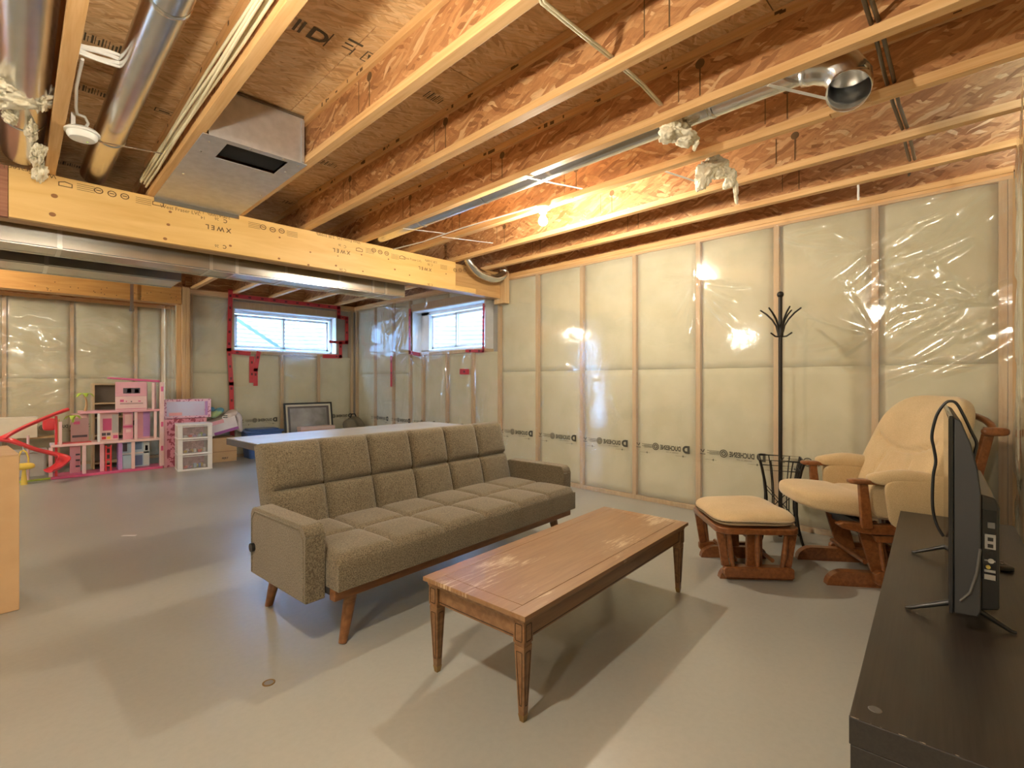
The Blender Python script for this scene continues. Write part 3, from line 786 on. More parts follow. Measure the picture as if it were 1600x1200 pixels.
# open elbow at the near end of the duct above the bulb
c_ = Vector(on_z(1328, 124, 2.245))
el = MB(); path = []
for k in range(9):
    a = PI / 2 * k / 8
    path.append((0.02 * (k / 8), 0.60 - 0.17 * math.sin(a), -0.13 * (1 - math.cos(a)) - 0.01))
el.tube(path + [(-0.03, 0.43, -0.185)], [0.070, 0.073, 0.071, 0.075, 0.072, 0.076, 0.073, 0.077, 0.075, 0.077], 26, caps=False)
eo = el.build('open_elbow', M['galv'], pC, smooth=0.8)
so = eo.modifiers.new('wall', 'SOLIDIFY'); so.thickness = 0.0015
MB().tube([(0.0, 0.43, -0.12), (0.0, 0.43, -0.115)], 0.066, 20).build('duct_inside', M['galv_dull'], pC)
def strap(parent, p0, p1, ox, oz):
    a, b_ = Vector(p0), Vector(p1); off = Vector((ox, 0, oz))
    MB().bar(a - off, b_ - off, 0.016, 0.002, up=(0, 0, 1)).build('hanger_strap', M['white_plastic'], parent)
for (q0, q1) in (((630, 357), (697, 365)), ((825, 278), (910, 295)), ((1200, 133), (1318, 160))):
    strap(pC, on_z(*q0, ZJ - 0.006), on_z(*q1, ZJ - 0.006), 2.345, 2.425)
for (q0, q1) in (((690, 370), (770, 380)), ((1040, 268), (1092, 285))):
    strap(pD, on_z(*q0, ZJ - 0.006), on_z(*q1, ZJ - 0.006), 2.83, 2.458)
a_, b_ = on_z(150, 222, ZJ - 0.004), on_z(265, 243, ZJ - 0.004)
MB().bar(Vector(a_) - Vector((0.395, 0, 2.43)), Vector(b_) - Vector((0.395, 0, 2.43)), 0.010, 0.003).build('wire_tie', M['galv_dull'], pB)

# flexible duct over the beam end
fx = thing('flexible_duct', 'small crinkled metal duct bent over the beam by the right wall', 'duct', (0, 0, 0))
P = [(3.30, 4.55, 2.43), (3.30, 4.15, 2.43), (3.31, 3.99, 2.41), (3.36, 3.955, 2.33), (3.45, 3.95, 2.255), (3.57, 3.95, 2.225), (3.69, 3.95, 2.215), (3.79, 3.95, 2.245), (3.85, 3.96, 2.29), (3.875, 3.97, 2.33)]
Q = []
for i in range(len(P) - 1):
    for k in range(8):
        t = k / 8; p0 = Vector(P[max(i - 1, 0)]); p1 = Vector(P[i]); p2_ = Vector(P[i + 1]); p3 = Vector(P[min(i + 2, len(P) - 1)])
        Q.append(0.5 * ((2 * p1) + (p2_ - p0) * t + (2 * p0 - 5 * p1 + 4 * p2_ - p3) * t * t + (3 * p1 - p0 - 3 * p2_ + p3) * t ** 3))
Q.append(Vector(P[-1]))
MB().tube(Q, [0.044 + (0.004 if k % 2 else 0) for k in range(len(Q))], 18).build('flexible_hose', M['galv'], fx, smooth=0.9)
MB().tube([(3.87, 3.968, 2.318), (3.88, 3.972, 2.345)], 0.052, 18).build('duct_collar', M['galv'], fx, smooth=0.8)

# panned joist bay (return air box)
pn = thing('return_air_box', 'grey sheet metal return air box with a black slot between two joists', 'duct', (0, 0, 0))
x0, x1, y0, y1 = 0.655, 1.175, 2.82, 4.045
sl = (0.775, 1.085, 2.86, 3.085); zb = ZJ - 0.006
b = MB()
for (a, c, d, e) in ((x0, sl[0], y0, y1), (sl[1], x1, y0, y1), (sl[0], sl[1], y0, sl[2]), (sl[0], sl[1], sl[3], y1)): b.box(a, c, d, e, zb, zb + 0.004)
b.build('bottom_sheet', M['panbox'], pn)
MB().box(sl[0] - 0.003, sl[1] + 0.003, sl[2] - 0.003, sl[3] + 0.003, zb + 0.02, zb + 0.024).build('slot_opening', M['black_hole'], pn, label='black slot')
MB().box(0.681, 1.152, y0 - 0.004, y0, zb, ZC - 0.006).build('end_sheet', M['panbox'], pn)
MB().box(0.681, 1.152, y0 - 0.012, y0 - 0.004, ZC - 0.016, ZC - 0.004).build('top_flange', M['cable_dark'], pn)
MB().box(x0, x1, y1 - 0.004, y1 + 0.001, zb - 0.028, zb).build('turned_edge', M['galv_dull'], pn)
MB().box(1.138, 1.152, y0 - 0.018, y0 - 0.004, zb + 0.004, ZC - 0.03).build('corner_clip', M['panbox'], pn)
sc = MB()
for (x, y) in ((0.70, 2.90), (0.70, 3.05), (0.88, 2.835), (1.05, 2.835), (1.14, 2.86), (1.12, 3.0), (0.70, 3.45), (1.15, 3.5)):
    sc.lathe([(0.007, 0.0), (0.004, -0.004)], 8, Matrix.Translation((x, y, zb)))
sc.build('screw_head', M['galv'], pn, kind='stuff')

# fibre tufts
def tuft(label, blobs, seed):
    t = MB(); r_ = random.Random(seed)
    for (p, s_) in blobs:
        ph = [r_.uniform(0, 6) for _ in range(4)]
        def fn(x, y, z, ph=ph, s_=s_):
            k = 1 + 0.16 * math.sin(x / s_[0] * 4 + ph[0]) * math.sin(y / s_[1] * 3.4 + ph[1]) + 0.13 * math.sin(z / s_[2] * 5 + ph[2]) + 0.07 * math.sin(z / s_[2] * 13 + x / s_[0] * 9)
            q = Vector((x, y, z)) * 34 + Vector(ph[:3]) * 5; k += 0.30 * mnoise.noise(q) + 0.22 * mnoise.noise(q * 2.7)
            return (x * k, y * k, z * k)
        t.superbox(*s_, n=2.3, seg=18, fn=fn, M=Matrix.Translation(p) @ Matrix.Rotation(r_.uniform(-.4, .4), 4, 'X') @ Matrix.Rotation(r_.uniform(-.4, .4), 4, 'Y'))
    o = t.build('insulation_tuft', M['tuft'], smooth=3.2)
    return tag(o, label, 'insulation', 'fibre tufts stuffed around the ducts')
q = on_z(1058, 210, 2.31)
tuft('white fibre tuft under the long duct that ends in an elbow', [((q[0] - .01, q[1] + .02, 2.33), (.075, .055, .045)), ((q[0] + .05, q[1] - .02, 2.31), (.06, .05, .035)), ((q[0] + .06, q[1] + .01, 2.36), (.05, .04, .05)), ((q[0] + .10, q[1] - .05, 2.28), (.012, .012, .03))], 1)
q = on_z(1112, 272, 2.30)
tuft('white fibre tuft with a dangling tail below the duct nearest the wall', [((q[0] - .03, q[1] + .03, 2.30), (.035, .05, .085)), ((q[0] + .05, q[1] - .03, 2.33), (.06, .045, .05)), ((q[0] + .09, q[1] - .07, 2.27), (.03, .03, .05)), ((q[0] + .12, q[1] - .09, 2.21), (.013, .013, .06)), ((q[0] + .02, q[1] + .0, 2.36), (.06, .06, .04))], 2)
tuft('white fibre wrap around the far end of the leftmost round duct', [((0.01, 3.12, 2.355), (.11, .10, .035)), ((-0.07, 3.05, 2.37), (.06, .12, .04)), ((0.085, 3.15, 2.40), (.025, .10, .06)), ((0.055, 3.46, 2.345), (.022, .20, .03)), ((0.085, 3.74, 2.33), (.026, .20, .04)), ((0.1, 3.96, 2.31), (.03, .07, .06)), ((-0.02, 3.32, 2.345), (.025, .10, .03)), ((-.10, 3.2, 2.35), (.02, .09, .03))], 3)

# ================================================================== CABLES
def cable(label, pts, r, group=None, m='cable', cat='cable', n=7, name='electrical_cable'):
    o = MB().tube(pts, r, n).build(name, M[m], smooth=1.2)
    return tag(o, label, cat, group)
for k in range(8):
    pts = []; ph = rnd.uniform(0, 6)
    bx = 0.612 - 0.017 * (k % 3) ; bz = 2.372 + 0.021 * (k // 3) + 0.006 * (k % 3)
    for i in range(33):
        y = -2.2 + i * 0.193
        pts.append((bx - 0.006 * abs(math.sin(y * 2.1 + ph)) - 0.012 * max(0, math.sin(y * 0.9 + ph)) ** 2, min(y, 4.02), bz + 0.007 * math.sin(y * 1.7 + ph)))
    cable('cream electrical cable in the bundle stapled along the joist left of the return air box', pts, 0.0062, 'cable bundle on the joist')
c1 = [(1.14, 1.03, 2.345), (1.21, 1.053, 2.329), (1.45, 1.07, 2.35), (1.66, 1.10, 2.388), (1.70, 1.10, 2.39), (1.95, 1.12, 2.405), (2.186, 1.155, 2.423)]
cable('cream twin cable strung between the joists left of the duct elbow, front strand', c1, 0.0055)
cable('cream twin cable strung between the joists left of the duct elbow, rear strand', [(x, y + 0.013, z + 0.002) for x, y, z in c1], 0.0055)
for k in range(2):
    cable('dark tube of the pair crossing through the joists near the wall corner', [(1.66 + 0.31 * i, 0.300 + 0.009 * i + 0.022 * k + 0.004 * math.sin(i * 2 + k), 2.392 + 0.004 * math.sin(i * 3)) for i in range(7)] + [(3.70, 0.36 + 0.022 * k, 2.39)], 0.0075, 'dark tubes through the joists', 'cable_dark', 'tube', name='water_tube')
cable('short dark hook of wire below the joist next to the right wall', [(3.78, 0.40, 2.43), (3.80, 0.40, 2.37), (3.83, 0.40, 2.345), (3.86, 0.40, 2.36), (3.85, 0.40, 2.39)], 0.006, None, 'cable_dark', 'wire', name='wire_hook')
q0 = on_z(1341, 289, 2.335); q1 = on_y(1346, 318, q0[1])
cable('thin pale twist of plastic hanging from the last joist by the right wall', [(q0[0], q0[1], 2.35), (q0[0] + .006, q0[1], 2.31), (q0[0] - .003, q0[1], 2.28), (q0[0] + .004, q0[1], 2.24)], 0.006, None, 'white_plastic', 'scrap', name='plastic_scrap')
wl = on_z(848, 326, ZJ - 0.004)
pl_ = [on_z(px, py, ZJ - 0.008) for px, py in ((612, 390), (660, 378), (720, 357), (790, 336), (838, 322))]
cable('white cable running from the lamp holder along the joist to the beam', pl_, 0.005, None, 'white_plastic')
cable('white cable looping from the lamp holder up past the joist', [on_z(870, 318, ZJ - 0.006), on_z(885, 312, ZJ - 0.005), (2.70, 2.02, 2.345), (2.74, 1.95, 2.39), (2.76, 1.9, 2.45)], 0.006, None, 'white_plastic')
lp = []
for i in range(76):
    a = 2 * PI * i / 15
    lp.append((0.245 + 0.085 * math.cos(a) + 0.004 * math.sin(i * .9), 2.62 + 0.030 * math.sin(i * 0.41) + 0.02 * math.cos(a), 2.425 + 0.032 * math.sin(a + 0.25 * math.sin(i * .31)) + 0.004 * (i // 15) + 0.012 * math.cos(a)))
cable('coil of white cable between the left joist and the round duct', lp, 0.0055, None, 'white_plastic', n=6)
cable('loose white cable end dropping from the coil to the smoke alarm', [(0.19, 2.64, 2.40), (0.185, 2.85, 2.375), (0.195, 3.03, 2.36), (0.205, 3.13, 2.37), (0.235, 3.15, 2.375), (0.25, 3.18, 2.36), (0.235, 3.22, 2.335)], 0.0065, None, 'white_plastic', n=7)

# smoke alarm
sa = thing('smoke_alarm', 'round white smoke alarm hanging beside the left joist', 'alarm', (0.232, 3.235, 2.335))
MB().lathe([(0.03, 0.012), (0.058, 0.008), (0.070, -0.004), (0.070, -0.012), (0.058, -0.014)], 30).build('mounting_plate', M['white_plastic'], sa, smooth=0.7)
MB().lathe([(0.060, -0.014), (0.060, -0.030), (0.050, -0.042), (0.0, -0.045)], 30).build('alarm_cover', M['white_plastic'], sa, smooth=0.7)
MB().lathe([(0.005, -0.044), (0.004, -0.047)], 10, Matrix.Translation((0.02, 0.01, 0))).build('indicator_led', plain('led_green', (0.55, 0.75, 0.15), 0.3), sa)
MB().box(-0.045, -0.028, -0.05, 0.05, -0.005, 0.06).build('side_bracket', M['white_plastic'], sa)

# lamp holders with bare bulbs (first in view, second outside the frame; the rest are added fill light)
porcelain = plain('porcelain', (0.86, 0.85, 0.82), 0.25)
BR = 0.031
for i, (x, y, k, drop) in enumerate(LAMPS):
    t = thing('ceiling_or_fill_lamp', ['bare lit bulb in a white lamp holder under the joist near the right wall', 'bare bulb in a lamp holder above the camera, out of frame',
                               'added fill bulb in a lamp holder in the far left bay, out of frame', 'added fill bulb in a lamp holder behind the camera, out of frame', 'added fill bulb in a lamp holder left of the cardboard box, out of frame'][i], 'lamp', (x, y, ZJ - drop))
    if drop: MB().tube([(0, 0, 0), (0, 0, drop)], 0.005, 8).build('pendant_cord', M['white_plastic'], t)
    MB().lathe([(0.055, 0.0), (0.057, -0.008), (0.040, -0.018), (0.028, -0.022), (0.026, -0.040), (0.020, -0.042)], 26).build('lamp_holder', porcelain, t, smooth=0.7)
    MB().lathe([(0.013, -0.042), (0.013, -0.052)], 16).build('bulb_cap', M['galv'], t, smooth=0.7)
    z0 = -0.052
    prof = [(0.013, z0), (0.016, z0 - 0.010), (0.024, z0 - 0.024)] + [(BR * math.sin(a), z0 - 0.046 - BR * -math.cos(a) * -1) for a in [PI * (0.32 + 0.68 * q_ / 9) for q_ in range(10)]]
    prof = [(0.013, z0), (0.016, z0 - 0.010), (0.023, z0 - 0.024)] + [(max(BR * math.sin(a), 0.0005), z0 - 0.046 + BR * math.cos(a)) for a in [PI * (0.27 + 0.73 * q_ / 9) for q_ in range(10)]]
    e = emit('bulb_glow_%d' % i, BULB_COL, BULB_STRENGTH * k)
    MB().lathe(prof, 22).build('bulb', e, t, smooth=3.2)

# ================================================================== FURNITURE
TH = math.radians(4.3)          # sofa, table, stand and desk stand a little askew
def rotated(u, v): return (u * math.cos(TH) - v * math.sin(TH), u * math.sin(TH) + v * math.cos(TH))

def fabric(name, c0, c1, sc=170, bump=0.5, second=None):
    m, nt, b, N, L = nodes(name)
    v = coords(N, L, (1, 1, 1)); f = noise(N, L, v, sc, 3, 0.7); g = noise(N, L, v, 6, 4, 0.6)
    c = ramp(N, L, f, [(0.32, c1), (0.5, tuple((a + e) / 2 for a, e in zip(c0, c1))), (0.68, c0)])
    mx = N.new('ShaderNodeMix'); mx.data_type = 'RGBA'; mx.blend_type = 'MULTIPLY'; mx.inputs['Factor'].default_value = 0.5
    L.new(c, mx.inputs[6]); L.new(ramp(N, L, g, [(0.3, (0.78, 0.76, 0.72)), (0.65, (1, 1, 1))]), mx.inputs[7])
    L.new(mx.outputs[2], b.inputs['Base Color']); b.inputs['Roughness'].default_value = 0.95
    b.inputs['Specular IOR Level'].default_value = 0.15; b.inputs['Sheen Weight'].default_value = 0.25
    bumpn(N, L, f, b, bump, 0.002)
    return m
M['sofa'] = fabric('taupe_tweed', (0.25, 0.205, 0.135), (0.060, 0.046, 0.028), 185, 0.7)
M['walnut'] = pbr('stained_wood', (0.23, 0.095, 0.032), (0.15, 0.055, 0.017), 0.32, scale=3, stretch=(2, 14, 14), dist=0.5, coat=0.2)
M['table_wood'] = pbr('table_wood', (0.25, 0.130, 0.055), (0.17, 0.080, 0.030), 0.38, scale=2.4, stretch=(1.5, 16, 16), dist=0.6, coat=0.15)
M['groove'] = plain('dark_groove', (0.035, 0.018, 0.008), 0.6)
M['brass'] = plain('aged_brass', (0.30, 0.19, 0.07), 0.4, 0.7)
M['oak'] = pbr('glider_wood', (0.25, 0.092, 0.028), (0.165, 0.052, 0.014), 0.28, scale=3, stretch=(3, 18, 18), dist=0.4, coat=0.35)
M['beige'] = fabric('beige_cloth', (0.66, 0.50, 0.29), (0.47, 0.34, 0.18), 320, 0.25)
M['blackbrown'] = pbr('black_brown_laminate', (0.026, 0.021, 0.017), (0.017, 0.013, 0.011), 0.40, scale=3, stretch=(2, 60, 60), bump=0.06, bdist=0.0006)
M['black'] = plain('black_plastic', (0.012, 0.012, 0.012), 0.35)
M['black_gloss'] = plain('black_gloss', (0.010, 0.010, 0.011), 0.12)
M['black_mat'] = plain('black_grained_plastic', (0.026, 0.026, 0.027), 0.6)
M['grey_plastic'] = plain('grey_plastic', (0.20, 0.20, 0.20), 0.5)
M['dim_plastic'] = plain('dim_grey_plastic', (0.085, 0.08, 0.072), 0.5)
M['iron'] = plain('dark_iron', (0.022, 0.017, 0.012), 0.45, 0.4)
M['cardboard'] = pbr('cardboard', (0.58, 0.38, 0.20), (0.52, 0.33, 0.165), 0.8, scale=5, bump=0.1)

# ---- sofa: local x along the length, y to the back
so_u0, so_v0 = 0.955, 1.80
SL = 1.885
xy = rotated(so_u0, so_v0)
sofa = thing('sofa_bed', 'grey-brown tweed sofa bed with tufted seat, square arms and wooden legs', 'sofa', (xy[0], xy[1], 0), TH)
def tufted(x0, x1, y0, y1, t, nx, ny, bul=0.016, seam=0.022, rr=0.05, M_=None, drop=None):
    """tufted pad: x, y in its plane, thickness t along +z, top side quilted"""
    resx = nx * 16; resy = ny * 16; vs = []; fs = []
    def prof(a):      # rounded border, 0..1
        return a
    for j in range(resy + 1):
        for i in range(resx + 1):
            fx_ = i / resx; fy_ = j / resy
            x = x0 + fx_ * (x1 - x0); y = y0 + fy_ * (y1 - y0)
            cx = (fx_ * nx) % 1.0; cy = (fy_ * ny) % 1.0
            bx_ = 1 - abs(2 * cx - 1) ** 2.6; by_ = 1 - abs(2 * cy - 1) ** 2.6
            if i == 0 or i == resx: bx_ = 0
            h = bul * 1.6 * (bx_ * by_) ** 0.5
            dx_ = min(cx, 1 - cx) * (x1 - x0) / nx; dy_ = min(cy, 1 - cy) * (y1 - y0) / ny
            inx = 0.5 / nx < fx_ < 1 - 0.5 / nx; iny = 0.5 / ny < fy_ < 1 - 0.5 / ny
            if inx: h -= seam * math.exp(-(dx_ / 0.008) ** 2)
            if iny: h -= seam * math.exp(-(dy_ / 0.008) ** 2)
            d = min(x - x0, x1 - x); e = min(y - y0, y1 - y)
            fall = 0
            for q in (d, e):
                if q < rr: fall += rr * (1 - math.sqrt(max(0, 1 - ((rr - q) / rr) ** 2)))
            z = max(t + h - fall, t - rr)
            vs.append((x, y, z))
    w = resx + 1
    for j in range(resy):
        for i in range(resx):
            q = j * w + i; fs.append((q, q + 1, q + w + 1, q + w))
    n = len(vs)
    per = [i for i in range(w)] + [j * w + resx for j in range(1, resy + 1)] + [resy * w + i for i in range(resx - 1, -1, -1)] + [j * w for j in range(resy - 1, 0, -1)]
    for p in per: vs.append((vs[p][0], vs[p][1], 0.0))
    m = len(per)
    for k in range(m): l = (k + 1) % m; fs.append((per[l], per[k], n + k, n + l))
    fs.append(tuple(n + k for k in range(m - 1, -1, -1)))
    return MB().add(vs, fs, M_)
arm_t = 0.085
tufted(arm_t + 0.004, SL - arm_t - 0.004, 0.0, 0.60, 0.135, 6, 2, 0.010, 0.012, 0.028, Matrix.Translation((0, 0, 0.252))).build('seat', M['sofa'], sofa, smooth=0.9)
# backrest: plane leaning back
by0, bz0, by1, bz1 = 0.545, 0.335, 0.665, 0.800
d_ = Vector((0, by1 - by0, bz1 - bz0)); bl = d_.length; d_.normalize()
nrm = Vector((1, 0, 0)).cross(d_).normalized()
Mb = Matrix(((1, 0, 0, 0), (0, d_.y, nrm.y, by0 + 0.12 * -nrm.y), (0, d_.z, nrm.z, bz0 + 0.12 * -nrm.z), (0, 0, 0, 1)))
tufted(arm_t - 0.005, SL - arm_t + 0.005, 0, bl, 0.12, 6, 2, 0.014, 0.016, 0.045, Mb).build('backrest', M['sofa'], sofa, smooth=0.9)
for sx, a in ((0, 0.0), (1, SL - arm_t)):
    # side profile of the arm: rounded top
    pr = [(0.095, 0.205), (0.095, 0.470)]
    for k in range(7): q_ = PI - PI / 2 * k / 6; pr.append((0.135 + 0.040 * math.cos(q_), 0.470 + 0.045 * math.sin(q_)))
    for k in range(7): q_ = PI / 2 - PI / 2 * k / 6; pr.append((0.575 + 0.045 * math.cos(q_), 0.470 + 0.045 * math.sin(q_)))
    pr.append((0.620, 0.205))
    Ma = Matrix(((0, 0, 1, a), (1, 0, 0, 0), (0, 1, 0, 0), (0, 0, 0, 1)))
    ao = MB().prism(pr, arm_t, Ma).build('armrest', M['sofa'], sofa, smooth=0.5, bevel=0.016)
    ao.modifiers['bevel'].segments = 4
    pp = [(a + (-0.001 if sx == 0 else arm_t + 0.001), y, z) for y, z in ((0.112, 0.215), (0.112, 0.46), (0.15, 0.497), (0.57, 0.497), (0.603, 0.46), (0.603, 0.215))]
    MB().tube(pp, 0.0025, 6).build('piping', M['sofa'], ao, smooth=1)
MB().box(arm_t + 0.006, SL - arm_t - 0.006, 0.035, 0.075, 0.203, 0.251).build('front_rail', M['walnut'], sofa, bevel=0.003)
MB().box(arm_t + 0.006, SL - arm_t - 0.006, 0.52, 0.555, 0.205, 0.251).build('rear_rail', M['walnut'], sofa, bevel=0.003)
MB().box(arm_t + 0.006, SL - arm_t - 0.006, 0.0765, 0.519, 0.222, 0.2505).build('underframe', M['black_mat'], sofa)
for (x, y, ox, oy) in ((0.215, 0.105, -0.061, -0.025), (SL - 0.215, 0.105, 0.061, -0.025), (0.115, 0.60, -0.010, 0.07), (SL - 0.115, 0.60, 0.010, 0.07)):
    MB().tube([(x, y - 0.02 if y > .5 else y, 0.232), (x + ox, y + oy, 0.0)], [0.030, 0.018], 18).build('leg', M['walnut'] if y < .3 else M['walnut'], sofa, smooth=0.8)
MB().tube([(-0.014, 0.585, 0.33), (0.002, 0.585, 0.33)], 0.020, 16).build('hinge_knob', M['black'], sofa, smooth=0.8)
MB().tube([(SL - 0.002, 0.585, 0.33), (SL + 0.014, 0.585, 0.33)], 0.020, 16).build('hinge_knob', M['black'], sofa, smooth=0.8)

# ---- coffee table
xy = rotated(1.195, 0.968)
TL, TW, THH = 1.352, 0.496, 0.360
tab = thing('coffee_table', 'worn brown wooden coffee table with tapered fluted legs in front of the sofa', 'table', (xy[0], xy[1], 0), TH)
def worn_top():
    m, nt, b, N, L = nodes('worn_table_top')
    v = coords(N, L, (1.5, 16, 16), rand=False); f = noise(N, L, v, 2.4, 5, 0.6, 0.6)
    c = ramp(N, L, f, [(0.3, (0.22, 0.108, 0.045)), (0.7, (0.30, 0.165, 0.075))])
    v2 = coords(N, L, (2.2, 26, 1), rand=False); s1 = noise(N, L, v2, 3.2, 8, 0.8, 0.4)
    v3 = coords(N, L, (1, 1.6, 1), rand=False); s2 = noise(N, L, v3, 2.6, 3, 0.6)
    a = N.new('ShaderNodeMath'); a.operation = 'MULTIPLY'; L.new(s1, a.inputs[0]); L.new(s2, a.inputs[1])
    w = ramp(N, L, a.outputs[0], [(0.315, (0, 0, 0)), (0.36, (1, 1, 1))])
    mx = N.new('ShaderNodeMix'); mx.data_type = 'RGBA'
    k = N.new('ShaderNodeMath'); k.operation = 'MULTIPLY'; k.inputs[1].default_value = 0.75; L.new(w, k.inputs[0])
    L.new(k.outputs[0], mx.inputs['Factor']); L.new(c, mx.inputs[6]); mx.inputs[7].default_value = (0.62, 0.48, 0.32, 1)
    L.new(mx.outputs[2], b.inputs['Base Color'])
    r_ = ramp(N, L, w, [(0, (0.36, 0.36, 0.36)), (1, (0.6, 0.6, 0.6))]); L.new(r_, b.inputs['Roughness'])
    b.inputs['Coat Weight'].default_value = 0.15; b.inputs['Coat Roughness'].default_value = 0.25
    return m
wt_ = worn_top()
e = 0.058
tt = MB().box(e + 0.0015, TL - e - 0.0015, e + 0.0015, TW - e - 0.0015, THH - 0.024, THH).build('top_panel', wt_, tab, bevel=0.001)
for (a, b_, c, d) in ((0, TL, 0, e), (0, TL, TW - e, TW), (0, e, e + 0.0003, TW - e - 0.0003), (TL - e, TL, e + 0.0003, TW - e - 0.0003)):
    MB().box(a, b_, c, d, THH - 0.016, THH).build('top_border', wt_, tab, bevel=0.0015)
MB().box(0.012, TL - 0.012, 0.012, TW - 0.012, THH - 0.032, THH - 0.0163).build('top_moulding', M['table_wood'], tab, bevel=0.004)
az0, az1 = THH - 0.098, THH - 0.0325
for (a, b_, c, d, nx_) in ((0.06, TL - 0.06, 0.028, 0.046, 0), (0.06, TL - 0.06, TW - 0.046, TW - 0.028, 0), (0.028, 0.046, 0.06, TW - 0.06, 1), (TL - 0.046, TL - 0.028, 0.06, TW - 0.06, 1)):
    ap = MB().box(a, b_, c, d, az0, az1).build('apron', M['table_wood'], tab, bevel=0.002)
    g = MB(); o_ = -0.0008 if (c < 0.1 and not nx_) or (a < 0.1 and nx_) else 0.0008
    if nx_: xx = a if a < .1 else b_; g.box(min(xx, xx + o_), max(xx, xx + o_), c, d, az0 + 0.007, az0 + 0.010)
    else: yy = c if c < .1 else d; g.box(a, b_, min(yy, yy + o_), max(yy, yy + o_), az0 + 0.007, az0 + 0.010)
    g.build('apron_line', M['groove'], ap)
for lx, ly in ((0, 0), (1, 0), (0, 1), (1, 1)):
    x0 = 0.016 if lx == 0 else TL - 0.062; y0 = 0.016 if ly == 0 else TW - 0.062; s = 0.046; cx, cy = x0 + s / 2, y0 + s / 2
    l = MB(); l.box(x0, x0 + s, y0, y0 + s, THH - 0.103, THH - 0.0325); l.box(x0 + .003, x0 + s - .003, y0 + .003, y0 + s - .003, THH - 0.111, THH - 0.103)
    t0, t1 = 0.021, 0.011
    l.add([(cx + a * t1, cy + b_ * t1, 0.022) for a, b_ in ((-1, -1), (1, -1), (1, 1), (-1, 1))] + [(cx + a * t0, cy + b_ * t0, THH - 0.111) for a, b_ in ((-1, -1), (1, -1), (1, 1), (-1, 1))],
          [(3, 2, 1, 0), (4, 5, 6, 7), (0, 1, 5, 4), (1, 2, 6, 5), (2, 3, 7, 6), (3, 0, 4, 7)])
    lo = l.build('leg', M['table_wood'], tab, bevel=0.0015)
    g = MB()      # dark inlaid outlines on the faces of the block and the taper
    for (ax, sg) in ((0, -1 if lx == 0 else 1), (1, -1 if ly == 0 else 1), (0, 1 if lx == 0 else -1), (1, 1 if ly == 0 else -1)):
        def P_(a, z, hw):
            off = sg * (hw + 0.0008); return (cx + off, cy + a, z) if ax == 0 else (cx + a, cy + off, z)
        def oval(zc, hz, ha, hwf, taper=0.0):
            pts = []
            for k in range(20):
                t = 2 * PI * k / 20; z = zc + hz * max(-1, min(1, 1.25 * math.sin(t))); a = (ha + taper * (z - zc)) * max(-1, min(1, 1.5 * math.cos(t)))
                pts.append(P_(a, z, hwf(z)))
            g.tube(pts, 0.0011, 5, closed=True)
        oval(THH - 0.067, 0.027, 0.014, lambda z: s / 2)
        oval(0.142, 0.088, 0.0085, lambda z: t1 + (t0 - t1) * (z - 0.022) / (THH - 0.133), 0.045)
    g.build('leg_inlay', M['groove'], lo)
    MB().add([(cx + a * 0.008, cy + b_ * 0.008, 0.0) for a, b_ in ((-1, -1), (1, -1), (1, 1), (-1, 1))] + [(cx + a * 0.0118, cy + b_ * 0.0118, 0.024) for a, b_ in ((-1, -1), (1, -1), (1, 1), (-1, 1))],
             [(3, 2, 1, 0), (4, 5, 6, 7), (0, 1, 5, 4), (1, 2, 6, 5), (2, 3, 7, 6), (3, 0, 4, 7)]).build('leg_cap', M['brass'], lo)

# ---- low media stand
xy = rotated(1.094, -0.262)
ML, MW, MH = 1.885, 0.380, 0.48
ms = thing('media_stand', 'long low black-brown media stand under the television', 'media stand', (xy[0], xy[1], 0), TH)
MB().box(0, ML, 0, MW, MH - 0.05, MH).build('top_board', M['blackbrown'], ms, bevel=0.0015)
for a in (0.0, ML / 2 - 0.02, ML - 0.04):
    MB().box(a, a + 0.04, 0.002, MW - 0.002, 0.06, MH - 0.0505).build('side_panel', M['blackbrown'], ms, bevel=0.0015)
MB().box(0.0, ML, 0.004, MW - 0.004, 0.012, 0.0595).build('bottom_board', M['blackbrown'], ms, bevel=0.0015)
MB().box(0.0405, ML - 0.0405, 0.004, 0.010, 0.06, MH - 0.0505).build('back_board', M['blackbrown'], ms)
for a, c in ((0.0405, ML / 2 - 0.0205), (ML / 2 + 0.0205, ML - 0.0405)):
    MB().box(a, c, 0.02, MW - 0.02, 0.25, 0.27).build('shelf', M['blackbrown'], ms)
for a in (0.01, ML - 0.05):
    for b_ in (0.02, MW - 0.06): MB().box(a, a + 0.04, b_, b_ + 0.04, 0, 0.0118).build('foot', M['black'], ms)
MB().lathe([(0.011, 0), (0.010, 0.0008)], 20, Matrix.Translation((0.055, MW - 0.035, MH))).build('cam_cover', M['dim_plastic'], ms)
MB().box(0.002, 0.0032, 0.0, MW, MH - 0.0008, MH + 0.0004).build('chipped_edge', pbr('bare_chipboard', (0.55, 0.46, 0.36), (0.03, 0.025, 0.02), 0.8, scale=38, lo=0.52, hi=0.60), ms)

# ---- television: local x along the screen, +y is the viewing side
xy = rotated(1.625, -0.030)
TVW, Z0, Z1 = 0.735, 0.525, 1.012
tv = thing('television', 'flat black television seen from its edge, standing on the media stand', 'television', (xy[0], xy[1], MH), TH)
Z0 -= MH; Z1 -= MH
MB().box(0, TVW, -0.008, 0, Z0, Z1).build('bezel', M['black_gloss'], tv, bevel=0.002)
MB().box(0.008, TVW - 0.008, 0.0002, 0.0012, Z0 + 0.016, Z1 - 0.008).build('screen', plain('screen_glass', (0.006, 0.006, 0.007), 0.08), tv)
